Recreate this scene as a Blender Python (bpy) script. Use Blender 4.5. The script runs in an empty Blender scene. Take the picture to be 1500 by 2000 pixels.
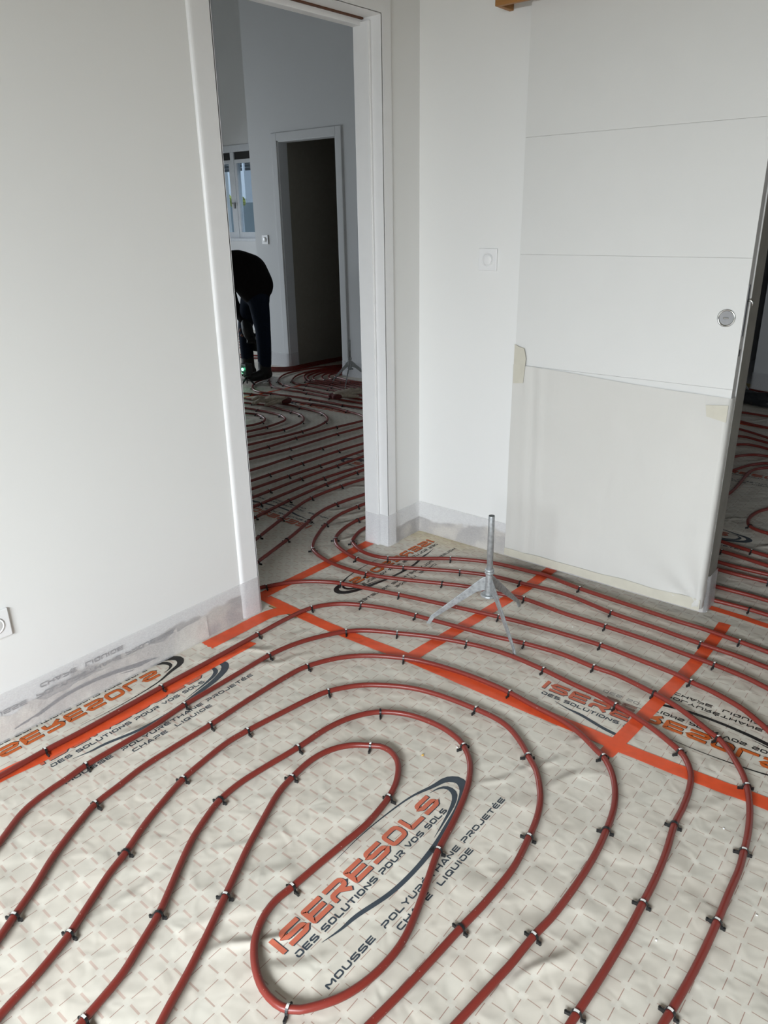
import bpy, bmesh, math, random
from mathutils import Vector, Matrix, noise
random.seed(7)
SC = bpy.context.scene
COL = SC.collection

# ------------------------------------------------------------------ camera
CAM_F, CAM_PITCH, CAM_ROLL, CAM_YAW, CAM_H = 1470.994, 0.370403, -0.016673, 0.696532, 1.430
cam = bpy.data.cameras.new('camera')
cam.sensor_fit = 'VERTICAL'
cam.sensor_height = 36.0
cam.sensor_width = 27.0
cam.lens = CAM_F / 2000.0 * 36.0
cam.clip_start = 0.05
camo = bpy.data.objects.new('camera', cam)
COL.objects.link(camo)
fw = Vector((-math.sin(CAM_YAW) * math.cos(CAM_PITCH), math.cos(CAM_YAW) * math.cos(CAM_PITCH), -math.sin(CAM_PITCH)))
rt0 = Vector((math.cos(CAM_YAW), math.sin(CAM_YAW), 0))
up0 = rt0.cross(fw)
cr, sr = math.cos(CAM_ROLL), math.sin(CAM_ROLL)
rt = rt0 * cr + up0 * sr
up = up0 * cr - rt0 * sr
camo.matrix_world = Matrix(((rt.x, up.x, -fw.x, 0), (rt.y, up.y, -fw.y, 0), (rt.z, up.z, -fw.z, CAM_H), (0, 0, 0, 1)))
SC.camera = camo

# ------------------------------------------------------------------ world, lights, exposure
SC.view_settings.view_transform = 'Standard'
SC.view_settings.look = 'None'
SC.view_settings.gamma = 1.0
SC.view_settings.use_curve_mapping = False
SC.view_settings.exposure = 0.0
SC.cycles.use_denoising = True
SC.cycles.max_bounces = 10
SC.cycles.diffuse_bounces = 6
SC.cycles.transparent_max_bounces = 12
SC.cycles.sample_clamp_indirect = 8.0
wd = bpy.data.worlds.new('sky')
SC.world = wd
wd.use_nodes = True
wd.node_tree.nodes['Background'].inputs[0].default_value = (0.80, 0.90, 1.0, 1)
wd.node_tree.nodes['Background'].inputs[1].default_value = 1.7

def area(name, loc, size, size_y, direction, power, color):
    l = bpy.data.lights.new(name, 'AREA')
    l.shape = 'RECTANGLE'
    l.size, l.size_y = size, size_y
    l.energy = power
    l.color = color
    o = bpy.data.objects.new(name, l)
    o.location = loc
    o.rotation_euler = Vector(direction).to_track_quat('-Z', 'Y').to_euler()
    COL.objects.link(o)
    return o
# daylight through the glazed opening behind the photographer and through the far room's side windows
area('patio_sky', (0.3, -3.3, 2.25), 3.6, 1.2, (0, 1, -0.12), 775, (0.90, 0.957, 1.0))
area('far_room_daylight', (-9.85, 3.6, 1.35), 2.2, 1.8, (1, 0, -1.15), 150, (0.82, 0.91, 1.0))
area('side_room_daylight', (4.66, 5.9, 1.35), 1.2, 1.2, (-1, 0.2, 0.15), 11, (0.82, 0.90, 1.0))

# ------------------------------------------------------------------ material helpers
def srgb(r, g, b):
    f = lambda c: ((c / 255.0 + 0.055) / 1.055) ** 2.4 if c > 10 else c / 255.0 / 12.92
    return (f(r), f(g), f(b), 1.0)

class NT:
    def __init__(s, name):
        s.m = bpy.data.materials.new(name)
        s.m.use_nodes = True
        s.t = s.m.node_tree
        s.n = s.t.nodes
        s.b = s.n['Principled BSDF']
        s.out = s.n['Material Output']
    def node(s, typ, **kw):
        x = s.n.new(typ)
        for k, v in kw.items():
            setattr(x, k, v)
        return x
    def put(s, sock, v):
        if isinstance(v, bpy.types.NodeSocket):
            s.t.links.new(v, sock)
        else:
            sock.default_value = v
    def math(s, op, a, b=None, c=None, clamp=False):
        x = s.node('ShaderNodeMath', operation=op, use_clamp=clamp)
        s.put(x.inputs[0], a)
        if b is not None: s.put(x.inputs[1], b)
        if c is not None: s.put(x.inputs[2], c)
        return x.outputs[0]
    def pos(s):
        g = s.node('ShaderNodeNewGeometry')
        return g.outputs['Position']
    def sep(s, v):
        x = s.node('ShaderNodeSeparateXYZ')
        s.put(x.inputs[0], v)
        return x.outputs
    def noise(s, vec, scale, detail=2.0, rough=0.5, dist=0.0):
        x = s.node('ShaderNodeTexNoise')
        s.put(x.inputs['Vector'], vec)
        x.inputs['Scale'].default_value = scale
        x.inputs['Detail'].default_value = detail
        x.inputs['Roughness'].default_value = rough
        x.inputs['Distortion'].default_value = dist
        return x.outputs['Fac']
    def mapping(s, vec, scale=(1, 1, 1), rot=(0, 0, 0), loc=(0, 0, 0)):
        x = s.node('ShaderNodeMapping')
        s.put(x.inputs['Vector'], vec)
        x.inputs['Scale'].default_value = scale
        x.inputs['Rotation'].default_value = rot
        x.inputs['Location'].default_value = loc
        return x.outputs[0]
    def mix(s, fac, a, b):
        x = s.node('ShaderNodeMix', data_type='RGBA')
        s.put(x.inputs[0], fac)
        s.put(x.inputs[6], a)
        s.put(x.inputs[7], b)
        return x.outputs[2]
    def step(s, v, lo, hi):
        x = s.node('ShaderNodeMapRange', interpolation_type='SMOOTHSTEP')
        s.put(x.inputs[0], v)
        x.inputs[1].default_value = lo
        x.inputs[2].default_value = hi
        return x.outputs[0]
    def bump(s, h, strength=0.5, dist=0.01):
        x = s.node('ShaderNodeBump')
        x.inputs['Strength'].default_value = strength
        x.inputs['Distance'].default_value = dist
        s.put(x.inputs['Height'], h)
        s.t.links.new(x.outputs[0], s.b.inputs['Normal'])
    def base(s, col, rough=0.5, metal=0.0, spec=0.5):
        s.put(s.b.inputs['Base Color'], col)
        s.put(s.b.inputs['Roughness'], rough)
        s.b.inputs['Metallic'].default_value = metal
        s.b.inputs['Specular IOR Level'].default_value = spec
        return s

def simple(name, col, rough=0.5, metal=0.0, spec=0.5, nscale=30.0, var=0.06, bump=0.0, bdist=0.002):
    t = NT(name)
    p = t.pos()
    n = t.noise(p, nscale, 3.0)
    dark = tuple(c * (1 - var * 2) for c in col[:3]) + (1,)
    lite = tuple(min(1, c * (1 + var)) for c in col[:3]) + (1,)
    t.base(t.mix(n, dark, lite), rough, metal, spec)
    if bump: t.bump(n, bump, bdist)
    return t.m

def film_height(t):
    """quilted, crinkled relief of the printed plastic membrane"""
    p = t.pos()
    a = t.noise(p, 6.0, 1.0, 0.4, 0.4)
    b = t.noise(t.mapping(p, (1, 1, 1), (0, 0, 0.6)), 17.0, 1.0, 0.5, 0.5)
    w = t.node('ShaderNodeTexWave', wave_type='BANDS', bands_direction='DIAGONAL')
    t.put(w.inputs['Vector'], t.mapping(p, (1, 1, 0), (0, 0, 1.15)))
    w.inputs['Scale'].default_value = 3.6
    w.inputs['Distortion'].default_value = 6.0
    w.inputs['Detail'].default_value = 1.0
    w.inputs['Detail Scale'].default_value = 1.2
    where = t.step(t.noise(p, 2.3, 1.0), 0.50, 0.72)
    fold = t.math('MULTIPLY', t.math('POWER', w.outputs['Fac'], 3.0), where)
    h = t.math('ADD', t.math('MULTIPLY', a, 1.0), t.math('MULTIPLY', b, 0.42))
    h = t.math('ADD', h, t.math('MULTIPLY', fold, 0.55))
    return h

def film_material():
    t = NT('printed_membrane')
    p = t.pos()
    S = 1 / 0.0498
    wob = t.math('MULTIPLY', t.math('SUBTRACT', t.noise(p, 6.0, 0.0), 0.5), 0.010)
    x, y, z = t.sep(p)
    gx = t.math('MULTIPLY', t.math('ADD', t.math('ADD', x, 1.065), wob), S)
    gy = t.math('MULTIPLY', t.math('ADD', t.math('ADD', y, -0.512), wob), S)
    fx = t.math('ABSOLUTE', t.math('SUBTRACT', t.math('FRACT', t.math('ADD', gx, 0.5)), 0.5))
    fy = t.math('ABSOLUTE', t.math('SUBTRACT', t.math('FRACT', t.math('ADD', gy, 0.5)), 0.5))
    # fx = distance (cells) to the nearest printed line that runs along y
    left = t.math('SUBTRACT', 1.0, t.step(x, -1.15, -0.75))
    wide = t.math('ADD', 0.020, t.math('MULTIPLY', left, 0.034))
    la = t.math('MULTIPLY', t.math('LESS_THAN', fx, 0.017), t.math('GREATER_THAN', fy, 0.17))
    lb = t.math('MULTIPLY', t.math('LESS_THAN', fy, wide), t.math('GREATER_THAN', fx, 0.20))
    tint = t.noise(p, 1.6, 2.0)
    fine = t.noise(p, 60.0, 2.0)
    col = t.mix(tint, srgb(194, 189, 177), srgb(210, 206, 195))
    col = t.mix(t.math('MULTIPLY', fine, 0.15), col, srgb(176, 168, 154))
    # foam glue that yellowed the film in the corner by the doorway
    dx = t.math('ADD', x, 1.98); dy = t.math('ADD', y, -2.76)
    rr = t.math('SQRT', t.math('ADD', t.math('MULTIPLY', dx, dx), t.math('MULTIPLY', t.math('MULTIPLY', dy, dy), 4.0)))
    rr = t.math('ADD', rr, t.math('MULTIPLY', t.noise(p, 8.0, 2.0), 0.25))
    stain = t.math('SUBTRACT', 1.0, t.step(rr, 0.22, 0.55))
    col = t.mix(t.math('MULTIPLY', stain, 0.6), col, srgb(206, 192, 152))
    gap = t.math('MULTIPLY', t.math('LESS_THAN', fx, 0.17), t.math('LESS_THAN', fy, 0.17))
    col = t.mix(t.math('MULTIPLY', gap, 0.16), col, srgb(226, 224, 215))
    cell = t.node('ShaderNodeCombineXYZ')
    t.put(cell.inputs[0], t.math('FLOOR', gx)); t.put(cell.inputs[1], t.math('FLOOR', gy))
    wn = t.node('ShaderNodeTexWhiteNoise', noise_dimensions='2D')
    t.put(wn.inputs['Vector'], cell.outputs[0])
    col = t.mix(t.math('MULTIPLY', wn.outputs['Value'], 0.16), col, srgb(196, 176, 160))
    lcol = t.mix(left, srgb(150, 118, 104), srgb(184, 158, 146))
    col = t.mix(t.math('MULTIPLY', lb, 0.72), col, lcol)
    col = t.mix(t.math('MULTIPLY', la, 0.74), col, srgb(142, 98, 86))
    t.base(col, 0.42, 0.0, 0.42)
    t.bump(film_height(t), 0.85, 0.016)
    return t.m

def print_material(name, col, var=0.05, rough=0.5, opacity=1.0):
    t = NT(name)
    p = t.pos()
    n = t.noise(p, 40.0, 2.0)
    dark = tuple(c * (1 - var) for c in col[:3]) + (1,)
    lite = tuple(min(1, c * (1 + var)) for c in col[:3]) + (1,)
    t.base(t.mix(n, dark, lite), rough, 0.0, 0.35)
    t.bump(film_height(t), 0.55, 0.014)
    if opacity < 1: see_through_mix(t, opacity)
    return t.m

def see_through_mix(t, opacity):
    tr = t.node('ShaderNodeBsdfTransparent')
    mx = t.node('ShaderNodeMixShader')
    t.put(mx.inputs[0], opacity)
    t.t.links.new(tr.outputs[0], mx.inputs[1])
    t.t.links.new(t.b.outputs[0], mx.inputs[2])
    t.t.links.new(mx.outputs[0], t.out.inputs[0])

def plaster(name, col, patch=False):
    t = NT(name)
    p = t.pos()
    n = t.noise(p, 3.0, 3.0)
    g = t.noise(p, 140.0, 2.0)
    c = t.mix(n, tuple(v * 0.97 for v in col[:3]) + (1,), col)
    if patch:
        x, y, z = t.sep(p)
        edge = t.math('ADD', z, t.math('MULTIPLY', t.math('SUBTRACT', t.noise(p, 5.0, 3.0, 0.6), 0.5), 0.16))
        low = t.math('SUBTRACT', 1.0, t.step(edge, 0.080, 0.096))
        blot = t.step(t.noise(p, 9.0, 2.0), 0.44, 0.62)
        raw = t.mix(blot, srgb(158, 152, 146), srgb(204, 197, 184))
        c = t.mix(low, c, raw)
    t.base(c, 0.72, 0.0, 0.25)
    t.bump(g, 0.08, 0.001)
    return t.m

M = {}
M['film'] = film_material()
M['orange_print'] = print_material('orange_print', srgb(186, 101, 78))
M['orange_print_reversed'] = print_material('orange_print_reversed', srgb(190, 92, 36))
M['grey_print'] = print_material('grey_print', srgb(58, 66, 74))
M['black_print'] = print_material('black_print', srgb(30, 29, 29))
M['ghost_orange'] = print_material('ghost_orange_print', srgb(186, 140, 126), opacity=0.45)
M['ghost_grey'] = print_material('ghost_grey_print', srgb(140, 140, 140), opacity=0.5)
M['tape'] = print_material('orange_tape', srgb(225, 86, 46), 0.14, 0.36, opacity=0.88)
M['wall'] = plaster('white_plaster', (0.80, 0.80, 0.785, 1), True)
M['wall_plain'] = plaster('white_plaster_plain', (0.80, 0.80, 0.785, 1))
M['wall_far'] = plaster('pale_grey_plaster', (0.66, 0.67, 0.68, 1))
M['dim_board'] = simple('darkened_grey_brown', srgb(150, 144, 132), 0.9)  # darkened to deepen the passage and cut bounce from unseen walls and ceiling
M['paint'] = simple('white_gloss_paint', (0.80, 0.80, 0.80, 1), 0.38, 0, 0.4, 20, 0.02)
M['door_white'] = simple('door_laminate', (0.70, 0.70, 0.685, 1), 0.55, 0, 0.3, 8, 0.015)
M['door_edge'] = simple('door_edge_grey', (0.58, 0.57, 0.555, 1), 0.5, 0, 0.3, 8, 0.03)  # grey, a little darker than the door faces
M['plastic_white'] = simple('white_switch_plastic', (0.82, 0.82, 0.82, 1), 0.28, 0, 0.5, 10, 0.01)
M['foam'] = simple('foam_floor', srgb(190, 170, 120), 0.9)
M['concrete'] = simple('concrete', srgb(140, 137, 130), 0.9, 0, 0.2, 12, 0.15, 0.3, 0.004)
M['black_clip'] = simple('black_clip_plastic', (0.012, 0.012, 0.013, 1), 0.32)
M['clip_tape'] = simple('clip_tape', (0.70, 0.69, 0.66, 1), 0.3)
M['steel'] = simple('chrome', (0.62, 0.63, 0.63, 1), 0.16, 1.0, 0.5, 60, 0.05)
M['dull_steel'] = simple('brushed_steel', (0.26, 0.26, 0.265, 1), 0.5, 1.0)
M['wood'] = None
M['dark'] = simple('black_void_plastic', (0.01, 0.01, 0.01, 1), 0.5)
M['pvc'] = simple('window_frame_plastic', (0.66, 0.69, 0.73, 1), 0.35)
M['jacket'] = simple('black_jacket_cloth', (0.010, 0.008, 0.008, 1), 0.95, 0, 0.1, 40, 0.2, 0.3, 0.004)
M['jeans'] = simple('dark_blue_denim', srgb(24, 32, 46), 0.9, 0, 0.1, 90, 0.2, 0.3, 0.003)
M['boot'] = simple('black_boot_leather', (0.014, 0.014, 0.013, 1), 0.5, 0, 0.3, 40, 0.2)
M['skin'] = simple('skin', srgb(160, 112, 90), 0.6)
M['hair'] = simple('dark_hair', (0.015, 0.011, 0.009, 1), 0.7)
M['glove'] = simple('beige_glove_cloth', srgb(168, 156, 140), 0.9, 0, 0.15, 70, 0.25, 0.6, 0.004)
M['glove_cuff'] = simple('dark_red_glove_cuff', srgb(84, 30, 28), 0.9)
M['laser_body'] = simple('laser_black_plastic', (0.014, 0.016, 0.016, 1), 0.4)
M['black_cover'] = simple('black_plastic_cover', (0.012, 0.013, 0.016, 1), 0.35, 0, 0.5, 12, 0.2, 0.8, 0.03)
M['hedge'] = simple('hedge_leaves', srgb(176, 186, 90), 0.8, 0, 0.2, 6, 0.4)
M['house_white'] = simple('house_render', (0.85, 0.88, 0.95, 1), 0.8)
M['fence_grey'] = simple('grey_fence', srgb(120, 134, 142), 0.8)
M['crumb'] = simple('yellow_foam', srgb(214, 176, 100), 0.9)
M['shutter'] = simple('shutter_slats', srgb(92, 100, 108), 0.6)

def wood():
    t = NT('varnished_wood')
    p = t.pos()
    n = t.noise(t.mapping(p, (2, 40, 40)), 4.0, 4.0, 0.6, 0.5)
    t.base(t.mix(n, srgb(142, 96, 48), srgb(176, 126, 72)), 0.5, 0, 0.4)
    t.bump(n, 0.2, 0.001)
    return t.m
M['wood'] = wood()
M['wood_dark'] = simple('raw_brown_board', srgb(92, 58, 40), 0.8)

def pipe_mat():
    t = NT('red_pipe_plastic')
    p = t.pos()
    n = t.noise(p, 3.0, 2.0)
    s = t.noise(p, 170.0, 2.0, 0.6)
    c = t.mix(n, srgb(106, 38, 31), srgb(127, 48, 39))
    fleck = t.step(s, 0.735, 0.76)
    c = t.mix(fleck, c, srgb(196, 168, 156))
    t.base(c, t.math('ADD', 0.27, t.math('MULTIPLY', n, 0.16)), 0, 0.45)
    t.bump(t.noise(p, 60.0, 2.0), 0.10, 0.001)
    return t.m
M['pipe'] = pipe_mat()

def galv():
    t = NT('galvanised_steel')
    p = t.pos()
    v = t.node('ShaderNodeTexVoronoi')
    t.put(v.inputs['Vector'], p)
    v.inputs['Scale'].default_value = 90.0
    n = t.noise(p, 25.0, 3.0)
    f = t.math('ADD', t.math('MULTIPLY', v.outputs['Distance'], 0.7), t.math('MULTIPLY', n, 0.5), None, True)
    t.base(t.mix(f, (0.20, 0.21, 0.215, 1), (0.46, 0.48, 0.49, 1)), 0.48, 0.55, 0.5)
    return t.m
M['galv'] = galv()

def strip_mat():
    t = NT('translucent_edge_strip')
    p = t.pos()
    g = t.noise(t.mapping(p, (1, 1, 2.5)), 90.0, 3.0, 0.7)
    v = t.node('ShaderNodeTexVoronoi')
    t.put(v.inputs['Vector'], p)
    v.inputs['Scale'].default_value = 160.0
    n = t.noise(p, 5.0, 2.0)
    t.base(t.mix(n, (0.70, 0.69, 0.71, 1), (0.80, 0.80, 0.82, 1)), 0.35, 0, 0.45)
    t.bump(t.math('ADD', g, v.outputs['Distance']), 0.25, 0.002)
    op = t.math('ADD', 0.28, t.math('MULTIPLY', g, 0.22))
    see_through_mix(t, op)
    return t.m
M['strip'] = strip_mat()

def cover_mat():
    t = NT('cream_protective_sheet')
    p = t.pos()
    n = t.noise(p, 2.2, 3.0)
    f = t.noise(t.mapping(p, (1, 1, 0.35)), 14.0, 3.0, 0.5, 0.8)
    t.base(t.mix(n, (0.575, 0.565, 0.535, 1), (0.65, 0.64, 0.61, 1)), 0.5, 0, 0.3)
    t.bump(f, 0.5, 0.006)
    return t.m
M['cover'] = cover_mat()
M['cover_tape'] = simple('cream_masking_tape', srgb(200, 196, 182), 0.6)

def glass_mat():
    t = NT('window_glass')
    tr = t.node('ShaderNodeBsdfTransparent')
    tr.inputs[0].default_value = (0.80, 0.86, 0.90, 1)
    gl = t.node('ShaderNodeBsdfGlossy')
    gl.inputs['Roughness'].default_value = 0.03
    mx = t.node('ShaderNodeMixShader')
    mx.inputs[0].default_value = 0.10
    t.t.links.new(tr.outputs[0], mx.inputs[1])
    t.t.links.new(gl.outputs[0], mx.inputs[2])
    t.t.links.new(mx.outputs[0], t.out.inputs[0])
    return t.m
M['glass'] = glass_mat()

def led_mat():
    t = NT('green_laser_aperture')
    t.b.inputs['Emission Color'].default_value = (0.10, 1.0, 0.45, 1)
    t.b.inputs['Emission Strength'].default_value = 14.0
    return t.m
M['led'] = led_mat()

# ------------------------------------------------------------------ object helpers
def link(o, parent=None):
    COL.objects.link(o)
    if parent is not None:
        o.parent = parent
    return o

def tag(o, label=None, cat=None, group=None, kind=None):
    if label: o['label'] = label
    if cat: o['category'] = cat
    if group: o['group'] = group
    if kind: o['kind'] = kind
    return o

def empty(name, loc=(0, 0, 0), label=None, cat=None, group=None):
    o = bpy.data.objects.new(name, None)
    o.location = loc
    o.empty_display_size = 0.05
    link(o)
    return tag(o, label, cat, group)

class MB:
    """collects shapes into one mesh (world coordinates unless an origin is given)"""
    def __init__(s):
        s.v, s.f, s.mi = [], [], []
    def add(s, verts, faces, mi=0):
        k = len(s.v)
        s.v += [tuple(p) for p in verts]
        for f in faces:
            s.f.append([i + k for i in f])
            s.mi.append(mi)
        return s
    def box(s, x0, x1, y0, y1, z0, z1, mi=0):
        v = [(x, y, z) for z in (z0, z1) for y in (y0, y1) for x in (x0, x1)]
        return s.add(v, [(0, 2, 3, 1), (4, 5, 7, 6), (0, 1, 5, 4), (1, 3, 7, 5), (3, 2, 6, 7), (2, 0, 4, 6)], mi)
    def prism(s, poly, axis, a, b, mi=0):
        """extrude a 2-D polygon along axis between a and b"""
        n = len(poly)
        def P(q, t):
            if axis == 0: return (t, q[0], q[1])
            if axis == 1: return (q[0], t, q[1])
            return (q[0], q[1], t)
        v = [P(q, a) for q in poly] + [P(q, b) for q in poly]
        f = [tuple(range(n))[::-1], tuple(range(n, 2 * n))]
        f += [(i, (i + 1) % n, (i + 1) % n + n, i + n) for i in range(n)]
        return s.add(v, f, mi)
    def tube(s, pts, r, n=10, caps=True, mi=0):
        pts = [Vector(p) for p in pts]
        rs = r if isinstance(r, (list, tuple)) else [r] * len(pts)
        vs, fs = [], []
        prev = None
        for i, p in enumerate(pts):
            t = (pts[min(i + 1, len(pts) - 1)] - pts[max(i - 1, 0)]).normalized()
            ref = Vector((0, 0, 1)) if abs(t.z) < 0.95 else Vector((1, 0, 0))
            a = prev if prev is not None else t.cross(ref)
            a = (a - t * a.dot(t))
            a = a.normalized() if a.length > 1e-6 else t.cross(ref).normalized()
            prev = a
            b = t.cross(a)
            for k in range(n):
                w = 2 * math.pi * k / n
                vs.append(p + (a * math.cos(w) + b * math.sin(w)) * rs[i])
        for i in range(len(pts) - 1):
            for k in range(n):
                fs.append((i * n + k, i * n + (k + 1) % n, (i + 1) * n + (k + 1) % n, (i + 1) * n + k))
        if caps:
            fs.append(tuple(range(n))[::-1])
            fs.append(tuple(range((len(pts) - 1) * n, len(pts) * n)))
        return s.add(vs, fs, mi)
    def lathe(s, prof, c, axis='z', n=32, mi=0):
        """prof: list of (radius, height)"""
        vs, fs = [], []
        for r, h in prof:
            for k in range(n):
                w = 2 * math.pi * k / n
                if axis == 'z': vs.append((c[0] + r * math.cos(w), c[1] + r * math.sin(w), c[2] + h))
                elif axis == 'y': vs.append((c[0] + r * math.cos(w), c[1] + h, c[2] + r * math.sin(w)))
                else: vs.append((c[0] + h, c[1] + r * math.cos(w), c[2] + r * math.sin(w)))
        for i in range(len(prof) - 1):
            for k in range(n):
                fs.append((i * n + k, i * n + (k + 1) % n, (i + 1) * n + (k + 1) % n, (i + 1) * n + k))
        fs.append(tuple(range(n))[::-1])
        fs.append(tuple(range((len(prof) - 1) * n, len(prof) * n)))
        return s.add(vs, fs, mi)
    def build(s, name, mats, parent=None, smooth=False, bevel=0.0, origin=None, fix=True):
        me = bpy.data.meshes.new(name)
        v = s.v
        if origin is not None:
            v = [(p[0] - origin[0], p[1] - origin[1], p[2] - origin[2]) for p in v]
        me.from_pydata(v, [], s.f)
        mats = mats if isinstance(mats, (list, tuple)) else [mats]
        for m in mats: me.materials.append(m)
        me.polygons.foreach_set('material_index', s.mi)
        if fix:
            bm = bmesh.new()
            bm.from_mesh(me)
            bmesh.ops.recalc_face_normals(bm, faces=bm.faces)
            bm.to_mesh(me)
            bm.free()
        if smooth:
            me.polygons.foreach_set('use_smooth', [True] * len(me.polygons))
        o = bpy.data.objects.new(name, me)
        if origin is not None:
            o.location = origin
        link(o, parent)
        if bevel:
            b = o.modifiers.new('bevel', 'BEVEL')
            b.width = bevel
            b.segments = 2
            b.limit_method = 'ANGLE'
        return o

def in_parent(o, parent):
    """parent a mesh made in world coordinates to an Empty that stands elsewhere"""
    o.parent = parent
    o.matrix_parent_inverse = Matrix.Translation(-Vector(parent.location))
    return o

def struct(name, mb, mat, parent=None, bevel=0.0):
    o = mb.build(name, mat, parent, bevel=bevel)
    if parent is None:
        o['kind'] = 'structure'
    return o

# ------------------------------------------------------------------ the setting
WX, WB = -2.072, 2.745       # inner faces of the left wall and of the wall behind the sliding door
HN, HF = 3.60, 4.60          # ceilings
struct('floor', MB().box(-9.9, 4.6, -2.7, 7.3, -0.25, -0.004), M['foam'])
struct('ceiling', MB().box(-2.186, 4.6, -2.7, 7.15, HN, HN + 0.15), M['dim_board'])
struct('ceiling_far', MB().box(-9.9, -2.186, -2.7, 7.5, HF, HF + 0.15), M['concrete'])
JL, JR, HZ = 1.700, 2.494, 2.135   # doorway between the rooms
w = MB()
w.box(-2.186, WX, -2.7, JL, 0, HF)
w.box(-2.186, WX, JR, 7.15, 0, HF)
w.box(-2.186, WX, JL, JR, HZ, HF)
struct('wall_left', w, M['wall'])
w = MB()
w.box(WX, -0.705, WB, WB + 0.10, 0, HN)
w.box(0.03, 4.5, WB, WB + 0.10, 0, HN)
w.box(-0.705, 0.03, WB, WB + 0.10, 2.13, HN)
struct('wall_back', w, M['wall'])
w = MB()
w.box(4.5, 4.6, -2.7, 5.2, 0, HN)
w.box(4.5, 4.6, 6.6, 7.15, 0, HN)
w.box(4.5, 4.6, 5.2, 6.6, 0, 0.6)
w.box(4.5, 4.6, 5.2, 6.6, 2.1, HN)
struct('added_facing_1', MB().box(-0.705, -0.7035, WB, WB + 0.10, 0, 2.13), M['concrete'])  # thin grey facing added to darken the white plaster wall end
struct('wall_right', w, M['dim_board'])
w = MB()
w.box(-2.186, -1.15, -2.1, -2.0, 0, HN)
w.box(1.25, 4.6, -2.1, -2.0, 0, HN)
w.box(-1.15, 1.25, -2.1, -2.0, 1.88, HN)
struct('wall_front', w, M['dim_board'])  # unseen wall, darkened and its opening kept low to shape the light
# far room
w = MB()
w.box(-6.203, -5.80, 5.45, 5.55, 0, HF)
w.box(-5.04, -2.186, 5.45, 5.55, 0, HF)
w.box(-5.80, -5.04, 5.45, 5.55, 2.14, HF)
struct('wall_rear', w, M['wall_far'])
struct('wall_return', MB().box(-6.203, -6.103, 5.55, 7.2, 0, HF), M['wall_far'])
w = MB()
w.box(-9.9, -9.02, 7.2, 7.5, 0, HF)
w.box(-7.93, -6.103, 7.2, 7.5, 0, HF)
w.box(-9.02, -7.93, 7.2, 7.5, 0, 1.185)
w.box(-9.02, -7.93, 7.2, 7.5, 2.34, HF)
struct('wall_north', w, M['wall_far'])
w = MB()
w.box(-9.9, -9.8, -2.7, 2.4, 0, HF)
w.box(-9.9, -9.8, 4.8, 7.2, 0, HF)
w.box(-9.9, -9.8, 2.4, 4.8, 0, 0.2)
w.box(-9.9, -9.8, 2.4, 4.8, 2.3, HF)
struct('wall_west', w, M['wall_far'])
struct('wall_south', MB().box(-9.9, -2.186, -2.7, -2.6, 0, HF), M['wall_plain'])
# dark passage behind the rear doorway
w = MB()
w.box(-6.0, -5.82, 5.55, 8.2, 0, 2.6)
w.box(-5.82, -3.4, 8.1, 8.2, 0, 2.6)
w.box(-3.5, -3.4, 5.55, 8.1, 0, 2.6)
w.box(-6.0, -3.4, 5.55, 8.2, 2.5, 2.6)
struct('wall_passage', w, M['dim_board'])  # wall colour darkened to deepen the unlit passage
struct('floor_passage', MB().box(-6.0, -3.4, 7.3, 8.2, -0.25, -0.004), M['foam'])
# room behind the sliding door
w = MB()
w.box(-1.70, 4.5, 7.05, 7.15, 0, HN)
w.box(-2.072, -1.70, 7.05, 7.15, 2.1, HN)
struct('wall_end', w, M['wall_far'])
w = MB()
w.box(-2.186, -2.072, 7.15, 9.0, 0, HN)
w.box(-1.2, -1.1, 7.15, 9.0, 0, HN)
w.box(-2.186, -1.1, 9.0, 9.1, 0, HN)
w.box(-2.186, -1.1, 7.15, 9.1, HN, HN + 0.1)
w.box(-2.186, -1.1, 7.3, 9.1, -0.2, -0.004)
struct('wall_closet', w, M['wall_far'])

# door_1: frame of the doorway between the two rooms
d1 = empty('door_1', (WX, (JL + JR) / 2, 0))
d1['kind'] = 'structure'
def framed(name, mb, mat, bevel=0.0, root=d1):
    o = mb.build(name, mat, None, bevel=bevel)
    return in_parent(o, root)
FX = WX + 0.011
# left casing with its rounded bead, right casing, head casing
def casing_profile(y0, y1, flip):
    # (x, y) polygon: bead side rounded
    pts = [(WX, y0)]
    for k in range(5):
        a = math.pi / 2 * k / 4
        pts.append((WX + 0.011 * math.sin(a), y0 + (0.014 if not flip else -0.012) * (1 - math.cos(a))))
    pts += [(FX, y1), (WX - 0.02, y1), (WX - 0.02, y0)]
    return pts
framed('casing', MB().prism(casing_profile(1.618, JL, False), 2, 0, HZ + 0.08), M['paint'])
framed('casing', MB().prism(casing_profile(2.560, JR, True), 2, 0, HZ + 0.08), M['paint'])
framed('casing', MB().box(WX - 0.01, FX, JL, JR, HZ, HZ + 0.08), M['paint'])
for y0, y1 in ((JL - 0.003, JL + 0.002), (JR - 0.002, JR + 0.003)):
    framed('lining', MB().box(-2.19, FX, y0, y1, 0, HZ), M['paint'])
framed('lining', MB().box(-2.19, FX, JL, JR, HZ - 0.003, HZ + 0.002), M['paint'])
framed('door_stop', MB().box(-2.19, -2.108, JR - 0.014, JR - 0.002, 0, HZ - 0.015), M['paint'], 0.003)
framed('door_stop', MB().box(-2.19, -2.108, JL + 0.002, JL + 0.014, 0, HZ - 0.015), M['paint'], 0.003)
framed('door_stop', MB().box(-2.19, -2.150, JL + 0.002, JR - 0.002, HZ - 0.028, HZ - 0.003), M['paint'], 0.002)
framed('wood_strip', MB().box(-2.148, -2.138, JL + 0.01, JR - 0.01, HZ - 0.009, HZ - 0.003), M['wood_dark'])
framed('rubber_seal', MB().box(-2.118, -2.111, JR - 0.0165, JR - 0.013, 0, HZ - 0.02), M['plastic_white'])

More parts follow.
